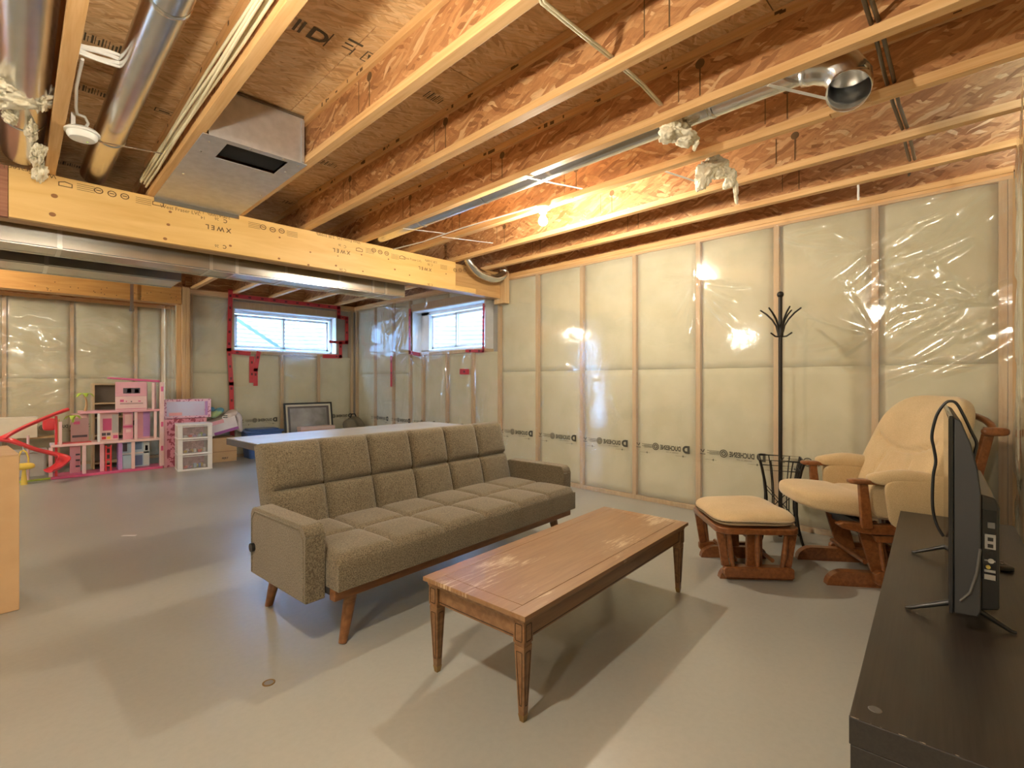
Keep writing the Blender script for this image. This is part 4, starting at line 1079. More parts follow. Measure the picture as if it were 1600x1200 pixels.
# curved back shell: profile in (y, z)
pf = [(-0.0085, Z0 + 0.002), (-0.052, Z0 + 0.004), (-0.058, Z0 + 0.02), (-0.058, Z0 + 0.30), (-0.052, Z0 + 0.36), (-0.040, Z0 + 0.42), (-0.022, Z1 - 0.012), (-0.0085, Z1 - 0.004)]
Mt = Matrix(((0, 0, 1, 0.004), (1, 0, 0, 0), (0, 1, 0, 0), (0, 0, 0, 1)))
bs = MB().prism(pf, TVW - 0.008, Mt).build('back_shell', M['black_mat'], tv, smooth=0.4, bevel=0.003)
MB().tube([(0.0028, -0.056, Z0 + 0.17), (0.0028, -0.050, Z0 + 0.11), (0.0028, -0.038, Z0 + 0.06), (0.0028, -0.020, Z0 + 0.035)], 0.003, 8).build('trim_line', M['dim_plastic'], bs, smooth=1)
bx = MB().prism([(-0.0585, Z0 + 0.004), (-0.092, Z0 + 0.012), (-0.094, Z0 + 0.02), (-0.094, Z0 + 0.262), (-0.086, Z0 + 0.285), (-0.0585, Z0 + 0.292)], 0.50, Matrix(((0, 0, 1, 0.06), (1, 0, 0, 0), (0, 1, 0, 0), (0, 0, 0, 1)))).build('electronics_box', M['black'], tv, bevel=0.004)
pt = MB().box(0.0575, 0.0595, -0.088, -0.0625, Z0 + 0.085, Z0 + 0.255).build('port_panel', M['black_gloss'], tv)
def port(z, h, m, name='port', y0=-0.086, y1=-0.066): MB().box(0.0555, 0.0574, y0, y1, Z0 + z, Z0 + z + h).build(name, m, pt)
lab = plain('label_grey', (0.45, 0.45, 0.44), 0.5)
port(0.085, 0.012, lab, 'port_label'); port(0.103, 0.006, lab, 'port_label'); port(0.13, 0.003, lab, 'port_label'); port(0.160, 0.036, lab, 'port_label', -0.0865, -0.067)
for z in (0.164, 0.180, 0.145): MB().box(0.0545, 0.0556, -0.082, -0.072, Z0 + z, Z0 + z + 0.009).build('hdmi_port', M['black'], pt)
MB().box(0.0545, 0.0575, -0.085, -0.072, Z0 + 0.212, Z0 + 0.226).build('usb_port', M['grey_plastic'], pt)
MB().lathe([(0.006, 0), (0.006, 0.004), (0.002, 0.004)], 14, Matrix.Translation((0.0575, -0.078, Z0 + 0.132)) @ Matrix.Rotation(-PI / 2, 4, 'Y')).build('aerial_socket', M['galv'], pt)
MB().lathe([(0.0045, 0), (0.0045, 0.004), (0.0015, 0.004)], 14, Matrix.Translation((0.0575, -0.073, Z0 + 0.116)) @ Matrix.Rotation(-PI / 2, 4, 'Y')).build('video_socket', plain('yellow_socket', (0.7, 0.55, 0.12), 0.4), pt)
for x in (0.085, TVW - 0.085):
    MB().tube([(x, -0.015, 0.050), (x + 0.0, 0.078, 0.006), (x, 0.088, 0.005)], [0.008, 0.005, 0.004], 10).build('stand_leg', M['black'], tv, smooth=0.8)
    MB().tube([(x, -0.040, 0.050), (x + 0.0, -0.115, 0.006), (x, -0.125, 0.005)], [0.008, 0.005, 0.004], 10).build('stand_leg', M['black'], tv, smooth=0.8)

# power cord looping over the television
def tvp(u, dv, z):
    p = rotated(u, dv); return (p[0], p[1], z)
cpts = []
for px, py in ((1475, 840), (1462, 815), (1457, 780), (1459, 740), (1463, 715), (1458, 690), (1455, 672), (1459, 655), (1467, 640), (1480, 628)):
    cpts.append(None)
def on_v(px, py, u=None, v=None):
    r_ = ray(px, py); C_, S_ = math.cos(TH), math.sin(TH)
    rv = -r_[0] * S_ + r_[1] * C_; ru = r_[0] * C_ + r_[1] * S_
    t = (v / rv) if v is not None else (u / ru)
    return (r_[0] * t, r_[1] * t, CAM_H + r_[2] * t)
cp = [on_v(px, py, u=2.05) for px, py in ((1474, 838), (1463, 818), (1457, 790), (1458, 745), (1462, 722), (1459, 700), (1456, 685), (1458, 668), (1464, 648), (1474, 633), (1483, 627))]
cp += [on_v(px, py, u=2.05) for px, py in ((1494, 630), (1505, 648), (1518, 675), (1526, 692), (1524, 705), (1521, 720), (1525, 740), (1533, 757), (1538, 768), (1538, 778))]
cp[0] = (cp[0][0], cp[0][1], max(cp[0][2], MH + 0.01))
def smooth_path(P, n=6):
    Q = []
    for i in range(len(P) - 1):
        p0 = Vector(P[max(i - 1, 0)]); p1 = Vector(P[i]); p2_ = Vector(P[i + 1]); p3 = Vector(P[min(i + 2, len(P) - 1)])
        for k in range(n):
            t = k / n; Q.append(0.5 * ((2 * p1) + (p2_ - p0) * t + (2 * p0 - 5 * p1 + 4 * p2_ - p3) * t * t + (3 * p1 - p0 - 3 * p2_ + p3) * t ** 3))
    Q.append(Vector(P[-1])); return Q
o = MB().tube(smooth_path(cp), 0.0042, 8).build('power_cord', M['black'], smooth=1.2)
tag(o, 'black power cord looped up over the top of the television', 'cord')

# remote control lying behind the television
p = on_z(1545, 880, MH)
rc = thing('remote_control', 'black remote control lying on the media stand behind the television', 'remote', (p[0], p[1], MH), TH + 0.5)
MB().superbox(0.085, 0.024, 0.009, n=7, seg=8, M=Matrix.Translation((0, 0, 0.0095))).build('remote_body', M['black'], rc, smooth=0.9)
for i in range(6):
    for j in range(3):
        MB().box(-0.062 + i * 0.022, -0.052 + i * 0.022, -0.016 + j * 0.012, -0.008 + j * 0.012, 0.0182, 0.0205).build('remote_button', M['grey_plastic'], rc)

# ---- glider rocking chair and ottoman
def fr(name, label, cat, loc, rz): return thing(name, label, cat, (loc[0], loc[1], 0), rz)
ch = fr('glider_chair', 'beige cushioned glider rocking chair with a wooden frame in the right corner', 'chair', (3.395, 0.578), math.radians(35.6))
def runner_poly(y0, y1, h):
    pts = [(y1, 0.0), (y0, 0.0), (y0, h * 0.55)]
    for k in range(6): a = PI - PI / 2 * k / 5; pts.append((y0 + 0.05 + 0.05 * math.cos(a), h * 0.45 + h * 0.55 * math.sin(a)))
    for k in range(8): a = PI / 2 - PI / 2 * k / 7; pts.append((y1 - 0.09 + 0.09 * math.cos(a), h * 0.0 + h * math.sin(a)))
    return pts
def side_prism(mb, poly, x, t):     # polygon in (y, z), thickness along x
    return mb.prism(poly, t, Matrix(((0, 0, 1, x - t / 2), (1, 0, 0, 0), (0, 1, 0, 0), (0, 0, 0, 1))))
for s in (-1, 1):
    side_prism(MB(), runner_poly(-0.34, 0.26, 0.078), s * 0.193, 0.045).build('runner', M['oak'], ch, bevel=0.005)
    MB().bar((s * 0.185, -0.02, 0.07), (s * 0.185, 0.055, 0.335), 0.10, 0.022, up=(s, 0, 0)).build('base_upright', M['oak'], ch, bevel=0.003)
    MB().bar((s * 0.185, -0.27, 0.07), (s * 0.185, -0.27, 0.335), 0.08, 0.022, up=(s, 0, 0)).build('base_upright', M['oak'], ch, bevel=0.003)
    side_prism(MB(), [(-0.36, 0.028), (0.03, 0.028), (0.05, 0.045), (0.05, 0.085), (0.03, 0.102), (-0.36, 0.102)], s * 0.243, 0.034).build('swing_rail', M['oak'], ch, bevel=0.006)
    for y in (0.0, -0.13, -0.27):
        MB().tube([(s * 0.243, y, 0.10), (s * 0.243, y + 0.012, 0.20), (s * 0.243, y + 0.022, 0.31)], [0.009, 0.013, 0.009], 10).build('spindle', M['oak'], ch, smooth=0.8)
    side_prism(MB(), [(-0.40, 0.30), (0.10, 0.30), (0.21, 0.325), (0.24, 0.345), (0.21, 0.36), (0.05, 0.352), (-0.40, 0.345)], s * 0.262, 0.045).build('seat_side_rail', M['oak'], ch, bevel=0.006)
    side_prism(MB(), [(-0.36, 0.255), (0.04, 0.255), (0.06, 0.29), (-0.36, 0.298)], s * 0.250, 0.03).build('hanger_rail', M['oak'], ch, bevel=0.004)
    MB().bar((s * 0.290, 0.105, 0.335), (s * 0.292, 0.125, 0.565), 0.030, 0.050, up=(0, 1, 0), w1=0.026, h1=0.042).build('arm_post', M['oak'], ch, bevel=0.004)
    a_ = MB().superbox(0.034, 0.055, 0.014, n=3.2, seg=8, M=Matrix.Translation((s * 0.292, 0.140, 0.577)))
    a_.box(s * 0.292 - 0.026, s * 0.292 + 0.026, -0.36, 0.12, 0.565, 0.583); a_.build('armrest', M['oak'], ch, smooth=0.8)
    def padf(x, y, z): return (x, y, z - 0.022 * (abs(x) / 0.05) ** 2 + 0.006 * math.sin(y * 22))
    MB().superbox(0.052, 0.235, 0.034, n=3.0, seg=12, fn=padf, M=Matrix.Translation((s * 0.297, -0.128, 0.604))).build('arm_pad', M['beige'], ch, smooth=3.2)
    def pouch(x, y, z): return (x + s * 0.010 * math.sin(z * 14 + 1), y + 0.03 * math.sin(z * 6), z)
    MB().superbox(0.014, 0.205, 0.128, n=5, seg=12, fn=pouch, M=Matrix.Translation((s * 0.335, -0.165, 0.470))).build('side_pouch', M['beige'], ch, smooth=3.2)
    MB().superbox(0.016, 0.21, 0.10, n=4, seg=12, M=Matrix.Translation((s * 0.262, -0.13, 0.48))).build('side_cushion', M['beige'], ch, smooth=3.2)
    MB().bar((s * 0.27, -0.345, 0.36), (s * 0.27, -0.465, 0.86), 0.026, 0.045, up=(0, -1, 0.3)).build('back_upright', M['oak'], ch, bevel=0.004)
for (y, z, w) in ((0.10, 0.135, 0.02), (-0.20, 0.135, 0.02)):
    MB().tube([(-0.185, y - 0.04, z - 0.01), (0.185, y - 0.04, z - 0.01)], 0.013, 10).build('stretcher', M['oak'], ch, smooth=0.8)
MB().box(-0.174, 0.174, 0.045, 0.065, 0.26, 0.335).build('front_crossbar', M['black_mat'], ch)
MB().box(-0.174, 0.174, -0.285, -0.262, 0.15, 0.33).build('rear_crossbar', M['oak'], ch)
MB().box(-0.236, 0.236, 0.10, 0.125, 0.315, 0.352).build('seat_front_rail', M['black_mat'], ch)
# cushions
def seatf(x, y, z):
    k = (y + 0.30) / 0.60
    return (x * (1.0 - 0.05 * max(0, k - .5)), y, z + 0.05 * k - 0.012 * math.exp(-((y + 0.02) / 0.03) ** 2) * (z > 0) - 0.010 * (x / 0.27) ** 4)
MB().superbox(0.265, 0.315, 0.062, n=3.6, seg=20, fn=seatf, M=Matrix.Translation((0, 0.072, 0.402))).build('seat_cushion', M['beige'], ch, smooth=3.2)
th = math.radians(27)
def backf(x, y, z):
    k = (z + 0.35) / 0.70
    x2 = x * (1.0 - 0.10 * max(0, k - 0.75) / .25 + 0.02 * math.sin(k * PI))
    cr_ = 0.030 * math.exp(-((z - 0.075 + 0.09 * (1 - (x / 0.30) ** 2)) / 0.010) ** 2) * (y > 0) * (abs(x) < 0.26)
    cr2 = 0.014 * (math.exp(-((x - 0.10 + 0.2 * z) / 0.010) ** 2) + math.exp(-((x + 0.10 - 0.2 * z) / 0.010) ** 2)) * (y > 0) * (z < -0.06)
    head = 0.018 * math.exp(-(((z - 0.16) / 0.10) ** 2 + (x / 0.20) ** 2)) * (y > 0)
    return (x2, y - cr_ - cr2 + head + 0.05 * (x / 0.3) ** 2 * (0.5 + 0.5 * k), z)
Mbk = Matrix.Translation((0, -0.290, 0.690)) @ Matrix.Rotation(th, 4, 'X')
MB().superbox(0.325, 0.070, 0.350, n=3.6, seg=44, fn=backf, M=Mbk).build('back_cushion', M['beige'], ch, smooth=3.2)
tr = MB()
pts = [Mbk @ Vector((0.30 * math.cos(a), -0.085, 0.20 + 0.10 * math.sin(a))) for a in [PI * k / 12 for k in range(13)]]
tr.tube(pts, 0.017, 10); tr.build('back_top_rail', M['oak'], ch, smooth=0.9)
for s in (-1, 1):
    e0 = Mbk @ Vector((s * 0.315, -0.080, 0.215))
    MB().superbox(0.020, 0.060, 0.022, n=3, seg=6, M=Matrix.Translation(e0)).build('back_knuckle', M['oak'], ch, smooth=3.2)

ot = fr('ottoman', 'beige cushioned gliding ottoman with turned wooden spindles beside the glider chair', 'ottoman', (3.015, 1.085), math.radians(41))
for s in (-1, 1):
    side_prism(MB(), runner_poly(-0.20, 0.19, 0.07), s * 0.165, 0.042).build('runner', M['oak'], ot, bevel=0.005)
    MB().bar((s * 0.165, -0.0, 0.065), (s * 0.165, 0.0, 0.255), 0.085, 0.022, up=(s, 0, 0)).build('base_upright', M['oak'], ot, bevel=0.003)
    side_prism(MB(), [(-0.19, 0.022), (0.17, 0.022), (0.185, 0.04), (0.185, 0.070), (0.17, 0.082), (-0.175, 0.082), (-0.19, 0.07)], s * 0.212, 0.034).build('swing_rail', M['oak'], ot, bevel=0.006)
    for y, o_ in ((0.13, 0.022), (0.0, 0.0), (-0.13, -0.022)):
        MB().tube([(s * 0.212, y, 0.08), (s * 0.212, y + o_ * .6, 0.16), (s * 0.212, y + o_, 0.265)], [0.011, 0.015, 0.011], 12).build('spindle', M['oak'], ot, smooth=0.8)
    for y, o_ in ((0.165, 0.03), (-0.165, -0.03)):
        MB().bar((s * 0.195, y, 0.08), (s * 0.195, y + o_, 0.262), 0.040, 0.018, up=(s, 0, 0)).build('side_slat', M['oak'], ot, bevel=0.003)
def rrect(a, b_, r_, n=6):
    o = []
    for (cx, cy, a0) in ((a - r_, b_ - r_, 0), (-a + r_, b_ - r_, PI / 2), (-a + r_, -b_ + r_, PI), (a - r_, -b_ + r_, 3 * PI / 2)):
        for k in range(n + 1): o.append((cx + r_ * math.cos(a0 + PI / 2 * k / n), cy + r_ * math.sin(a0 + PI / 2 * k / n)))
    return o
MB().prism(rrect(0.252, 0.222, 0.07), 0.034, Matrix.Translation((0, 0, 0.264))).build('seat_frame', M['oak'], ot, smooth=0.6, bevel=0.006)
def otf(x, y, z): return (x, y, z - (0.018 * ((x / .255) ** 4 + (y / .225) ** 4) if z > 0 else 0) + 0.004 * math.sin(x * 19 + y * 11))
MB().superbox(0.262, 0.232, 0.046, n=3.6, seg=20, fn=otf, M=Matrix.Translation((0, 0, 0.340))).build('cushion', M['beige'], ot, smooth=3.2)
for y in (-0.10, 0.10): MB().tube([(-0.165, y, 0.10), (0.165, y, 0.10)], 0.012, 10).build('stretcher', M['oak'], ot, smooth=0.8)
MB().box(-0.154, 0.154, -0.012, 0.012, 0.20, 0.25).build('cross_rail', M['oak'], ot)

# ---- coat rack with umbrella basket
bx_, by_ = 3.725, 1.085
cr_ = thing('coat_rack', 'tall dark iron coat rack with branching hooks and a square umbrella basket', 'coat rack', (bx_, by_, 0), math.radians(20))
MB().tube([(0, 0, 0.02), (0, 0, 1.68)], 0.0125, 14).build('pole', M['iron'], cr_, smooth=0.8)
MB().superbox(0.022, 0.022, 0.022, n=2, seg=8, M=Matrix.Translation((0, 0, 1.692))).build('finial', M['iron'], cr_, smooth=3.2)
MB().lathe([(0.014, 1.40), (0.019, 1.405), (0.021, 1.45), (0.017, 1.48), (0.014, 1.485)], 14).build('collar', M['iron'], cr_, smooth=0.6)
for k in range(6):
    a = 2 * PI * k / 6 + 0.4
    MB().tube([(0.016 * math.cos(a), 0.016 * math.sin(a), 1.43)] + [(r_ * math.cos(a), r_ * math.sin(a), z) for r_, z in ((0.025, 1.475), (0.05, 1.52), (0.085, 1.56), (0.125, 1.592))], [0.006] * 4 + [0.005], 8).build('upper_hook', M['iron'], cr_, smooth=0.9)
for k in range(3):
    a = 2 * PI * k / 3 + 0.1
    MB().tube([(0.014 * math.cos(a), 0.014 * math.sin(a), 1.400), (0.04 * math.cos(a), 0.04 * math.sin(a), 1.402), (0.075 * math.cos(a), 0.075 * math.sin(a), 1.425)], 0.0055, 8).build('lower_hook', M['iron'], cr_, smooth=0.9)
def wz(z):      # half width of the basket at height z
    t = z / 0.56; return 0.088 + 0.048 * (t - 0.45) ** 2 * 3.0 * (1 if t > 0.45 else 1.35)
for z, n_ in ((0.56, 'top_ring'), (0.49, 'upper_ring'), (0.075, 'bottom_ring')):
    w_ = wz(z); MB().tube([(w_, w_, z), (-w_, w_, z), (-w_, -w_, z), (w_, -w_, z)], 0.006 if z > .55 else 0.004, 8, closed=True).build(n_, M['iron'], cr_, smooth=0.8)
zs_ = [0.0, 0.03, 0.1, 0.2, 0.3, 0.4, 0.5, 0.56]
for sx in (-1, 1):
    for sy in (-1, 1): MB().tube([(sx * wz(z), sy * wz(z), z) for z in zs_], 0.0085, 8).build('corner_bar', M['iron'], cr_, smooth=0.8)
for f_ in (-0.5, 0.0, 0.5):
    for s in (-1, 1):
        MB().tube([(f_ * wz(z), s * wz(z), z) for z in zs_[2:]], 0.0042, 6).build('basket_bar', M['iron'], cr_, smooth=0.9)
        MB().tube([(s * wz(z), f_ * wz(z), z) for z in zs_[2:]], 0.0042, 6).build('basket_bar', M['iron'], cr_, smooth=0.9)
for s in (-1, 1):
    for (a, b_) in ((0.14, 0.36), (0.36, 0.14)):
        MB().bar((-wz(a) * .98, s * wz(.25), a), (wz(b_) * .98, s * wz(.25), b_), 0.005, 0.005).build('cross_bar', M['iron'], cr_)
        MB().bar((s * wz(.25), -wz(a) * .98, a), (s * wz(.25), wz(b_) * .98, b_), 0.005, 0.005).build('cross_bar', M['iron'], cr_)
MB().bar((-wz(.56), 0, 0.556), (wz(.56), 0, 0.556), 0.006, 0.006).build('pole_brace', M['iron'], cr_)
MB().box(-0.09, 0.09, -0.09, 0.09, 0.07, 0.076).build('drip_tray', M['iron'], cr_)

# ---- desk behind the sofa
xy = rotated(1.245, 2.93)
dk = thing('desk', 'long pale laminate table with a dark edge standing behind the sofa', 'table', (xy[0], xy[1], 0), TH)
DZ = 0.72
lam = pbr('pale_laminate', (0.52, 0.53, 0.55), (0.46, 0.47, 0.49), 0.22, scale=4)
edge = plain('desk_edge', (0.06, 0.048, 0.038), 0.5)
MB().box(0.003, 1.697, 0.003, 0.607, DZ - 0.003, DZ).build('laminate_top', lam, dk)
MB().box(0, 1.70, 0, 0.61, DZ - 0.045, DZ - 0.0032).build('tabletop_core', edge, dk, bevel=0.003)
for x in (0.42, 1.45):
    for y in (0.06, 0.52): MB().box(x, x + 0.035, y, y + 0.035, 0, DZ - 0.0455).build('leg', M['iron'], dk)
    MB().box(x, x + 0.035, 0.0955, 0.5195, DZ - 0.09, DZ - 0.0455).build('leg_frame', M['iron'], dk)

# ================================================================== TOYS AND STORAGE BY THE FAR WALL
pink = plain('pink_plastic', (0.80, 0.40, 0.47), 0.4); pale_pink = plain('pale_pink_plastic', (0.86, 0.60, 0.58), 0.4)
hot = plain('hot_pink_plastic', (0.72, 0.12, 0.28), 0.35); purple = plain('lilac_plastic', (0.52, 0.28, 0.62), 0.4)
red = plain('red_plastic', (0.72, 0.055, 0.065), 0.3); green = plain('lime_plastic', (0.45, 0.62, 0.08), 0.4)
blue_p = plain('pale_blue_plastic', (0.45, 0.62, 0.74), 0.4); yellow = plain('yellow_plastic', (0.85, 0.62, 0.10), 0.4)
white = plain('white_gloss', (0.84, 0.82, 0.80), 0.35); darkpic = plain('dark_print', (0.10, 0.08, 0.10), 0.5)
DY = 7.45
dh = thing('dollhouse', 'three storey pink toy dollhouse with a lift tower by the far wall', 'dollhouse', (0.78, DY, 0))
def dq(zx, zy):       # zoomed toy coordinates -> local x, z on the front plane
    p = on_y(zx / 5.926, 560 + zy / 5.926, DY); return (p[0] - 0.78, max(p[2], 0.0))
def dbox(name, zx0, zx1, zy0, zy1, y0, y1, m, parent=None, **k):
    a = dq((zx0), (zy0)); b = dq(zx1, zy1)
    return MB().box(min(a[0], b[0]), max(a[0], b[0]), y0, y1, min(a[1], b[1]), max(a[1], b[1])).build(name, m, parent or dh, bevel=0.002, **k)
XL, XRr = dq(470, 1000)[0], dq(1480, 1000)[0]
MB().box(XL, XRr + 0.03, -0.02, 0.30, 0, 0.028).build('base_floor', hot, dh, bevel=0.004)
f2 = 0.375; f3 = 0.735
MB().box(XL, XRr, 0.0, 0.30, f2 - 0.022, f2 + 0.006).build('second_floor', pale_pink, dh, bevel=0.003)
MB().box(dq(560, 0)[0] + 0.02, dq(850, 0)[0], 0.02, 0.24, f2 + 0.0065, f2 + 0.012).build('red_mat', red, dh)
MB().box(dq(740, 0)[0], XRr, 0.0, 0.30, f3 - 0.02, f3 + 0.006).build('third_floor', pink, dh, bevel=0.003)
rf = MB().prism([(dq(1020, 0)[0], 1.135), (XRr, 1.10), (XRr, 1.072), (dq(1020, 0)[0], 1.117)], 0.28, Matrix(((1, 0, 0, 0), (0, 0, 1, 0.0), (0, 1, 0, 0), (0, 0, 0, 1))))
rf.build('roof', hot, dh, bevel=0.003)
for zx in (470, 780, 1235): 
    x = dq(zx, 0)[0]; MB().box(x - 0.017, x + 0.017, 0.004, 0.03, 0.0285, f2 - 0.0225).build('column', pale_pink, dh, bevel=0.003)
for zx in (560, 1260, 1440):
    x = dq(zx, 0)[0]; MB().box(x - 0.014, x + 0.014, 0.004, 0.03, f2 + 0.0065, f3 - 0.0205 if zx > 600 else f3 - 0.10).build('column', pale_pink, dh, bevel=0.003)
x = dq(915, 0)[0]; MB().box(x - 0.011, x + 0.011, 0.004, 0.03, f2 + 0.0065, f3 - 0.0205).build('column', white, dh)
x = dq(1420, 0)[0]; MB().box(x - 0.012, x + 0.012, 0.004, 0.03, f3 + 0.0065, 1.07).build('column', pale_pink, dh)
# lift tower
x = dq(1500, 0)[0]
lt = MB().box(x - 0.022, x + 0.022, -0.01, 0.05, 0.0285, 1.075).build('lift_tower', pale_pink, dh, bevel=0.004)
for z in (0.22, 0.52, 0.96): MB().box(x - 0.012, x + 0.012, -0.0125, -0.0095, z, z + 0.06).build('tower_sticker', hot, lt)
# back panels and furniture panels
def panel(name, zx0, zx1, z0, z1, y, m, prints=()):
    a, b = dq(zx0, 0)[0], dq(zx1, 0)[0]
    o = MB().box(a, b, y, y + 0.02, z0, z1).build(name, m, dh, bevel=0.002)
    for (fx0, fx1, fz0, fz1, pm) in prints:
        MB().box(a + (b - a) * fx0, a + (b - a) * fx1, y - 0.002, y - 0.0002, z0 + (z1 - z0) * fz0, z0 + (z1 - z0) * fz1).build('printed_picture', pm, o)
    return o
mauve = plain('mauve_print', (0.55, 0.34, 0.33), 0.5)
panel('bedroom_panel', 665, 835, f2 + 0.0065, f3 - 0.021, 0.16, mauve, ((0.08, 0.92, 0.16, 0.24, darkpic), (0.1, 0.9, 0.84, 0.97, pale_pink), (0.15, 0.5, 0.62, 0.72, hot)))
panel('wardrobe_panel', 938, 1115, f2 + 0.0065, f3 - 0.021, 0.14, pale_pink, ((0.15, 0.62, 0.35, 0.78, hot), (0.65, 0.98, 0.25, 0.92, plain('mirror_print', (0.62, 0.62, 0.60), 0.2)), (0.1, 0.32, 0.17, 0.27, darkpic), (0.36, 0.56, 0.17, 0.27, darkpic), (0.1, 0.32, 0.04, 0.13, red), (0.36, 0.56, 0.04, 0.13, yellow), (0.7, 0.95, 0.05, 0.17, hot)))
panel('vanity_panel', 1150, 1245, f2 + 0.0065, f3 - 0.021, 0.10, pink, ((0.2, 0.9, 0.55, 0.9, pale_pink), (0.0, 0.95, 0.42, 0.5, hot), (0.3, 0.8, 0.25, 0.36, pale_pink)))
panel('bath_panel', 1290, 1410, f2 + 0.0065, f3 - 0.021, 0.14, pink, ((0.45, 0.98, 0.05, 0.98, purple),))
panel('shelf_panel', 655, 755, 0.0285, f2 - 0.0225, 0.14, pink, ((0.55, 0.95, 0.2, 0.26, darkpic), (0.55, 0.95, 0.42, 0.48, darkpic), (0.55, 0.95, 0.62, 0.68, darkpic)))
panel('stair_panel', 930, 972, 0.0285, f2 - 0.0225, 0.05, pink)
kit = panel('kitchen_panel', 1140, 1405, 0.0285, f2 - 0.0225, 0.14, blue_p, ((0.02, 0.98, 0.50, 0.56, white), (0.05, 0.2, 0.62, 0.92, darkpic), (0.48, 0.72, 0.66, 0.95, plain('blue_print', (0.16, 0.26, 0.42), 0.5)), (0.44, 0.74, 0.05, 0.44, plain('navy_print', (0.14, 0.20, 0.38), 0.5)), (0.78, 0.98, 0.04, 0.95, plain('pale_print', (0.66, 0.74, 0.72), 0.5)), (0.84, 0.94, 0.6, 0.8, darkpic)))
MB().box(dq(1100, 0)[0], dq(1135, 0)[0], 0.02, 0.16, 0.0285, f2 - 0.0225).build('divider_wall', purple, dh)
MB().box(dq(1140, 0)[0], dq(1225, 0)[0], 0.05, 0.139, 0.0285, 0.19).build('kitchen_counter', blue_p, dh, bevel=0.003)
ld = MB()
for zx in (985, 1030): x = dq(zx, 0)[0]; ld.box(x - 0.008, x + 0.008, 0.03, 0.045, 0.03, 0.33)
for z in (0.08, 0.15, 0.22, 0.29): ld.box(dq(985, 0)[0], dq(1030, 0)[0], 0.032, 0.043, z, z + 0.02)
ld.build('red_ladder', red, dh, bevel=0.002)
panel('top_room_panel', 1070, 1360, 0.905, 1.078, 0.01, pink, ((0.24, 0.78, 0.2, 0.58, darkpic), (0.36, 0.5, 0.24, 0.54, plain('skin_print', (0.6, 0.3, 0.2), 0.5)), (0.6, 0.74, 0.24, 0.5, plain('rust_print', (0.5, 0.22, 0.12), 0.5))))
panel('top_room_front', 1070, 1360, f3 + 0.0065, 0.903, 0.008, pale_pink, ((0.14, 0.88, 0.42, 0.53, mauve), (0.14, 0.26, 0.6, 0.78, hot), (0.32, 0.36, 0.6, 0.68, hot), (0.48, 0.52, 0.58, 0.66, darkpic), (0.72, 0.8, 0.6, 0.68, hot), (0.02, 0.98, 0.06, 0.10, hot)))
for zx in (1380, 1462): x = dq(zx, 0)[0]; MB().box(x - 0.008, x + 0.008, 0.16, 0.18, f3 + 0.0065, 1.07).build('rear_column', pale_pink, dh)
# slide
sl_ = thing('toy_slide', 'curving red toy slide running down beside the dollhouse', 'slide', (0.1, DY + 0.03, 0))
def slide(pts, w0, name):
    P = smooth_path(pts, 6); vs = []; fs = []; n = 9
    for i, p in enumerate(P):
        t = (P[min(i + 1, len(P) - 1)] - P[max(i - 1, 0)]).normalized(); sd = t.cross(Vector((0, 0, 1))).normalized(); up = sd.cross(t).normalized()
        for k in range(n):
            a = PI * k / (n - 1); vs.append(p + sd * (w0 * math.cos(a)) - up * (w0 * 0.62 * math.sin(a)) + up * w0 * .3)
    for i in range(len(P) - 1):
        for k in range(n - 1): q = i * n + k; fs.append((q, q + 1, q + n + 1, q + n))
    o = MB().add(vs, fs).build(name, red, sl_, smooth=3.2)
    so = o.modifiers.new('wall', 'SOLIDIFY'); so.thickness = 0.008
    return o
def sq(zx, zy, dy=0.0):
    p = on_y(zx / 5.926, 560 + zy / 5.926, DY + 0.03 + dy); return (p[0] - 0.1, dy, p[2])
slide([sq(640, 470), sq(540, 505), sq(380, 570), sq(240, 630), sq(120, 690), sq(30, 740, -0.02), sq(-20, 760, -0.06)], 0.055, 'upper_chute')
slide([sq(-20, 750, -0.06), sq(90, 765, -0.12), sq(200, 800, -0.14), sq(330, 845, -0.14), sq(450, 875, -0.14), sq(560, 905, -0.15), sq(590, 950, -0.20), sq(530, 1010, -0.27), sq(450, 1045, -0.33)], 0.060, 'lower_chute')
for (zx, z0) in ((520, 0.70), (260, 0.50)):
    p = sq(zx, 600); MB().tube([(p[0], 0.0, 0.0), (p[0], 0.0, z0)], 0.012, 10).build('slide_post', red if zx > 300 else pale_pink, sl_, smooth=0.8)
MB().superbox(0.06, 0.04, 0.07, n=4, seg=8, M=Matrix.Translation((sq(465, 600)[0], 0.16, 0.60))).build('slide_car', red, sl_, smooth=3.2)
gs = thing('toy_base_strip', 'lime green toy base strip on the floor at the foot of the slide', 'toy', (0.16, 7.48, 0))
MB().prism([(-0.16, -0.03), (0.13, 0.02), (0.14, 0.06), (-0.16, 0.03)], 0.016).build('strip', green, gs, bevel=0.003)
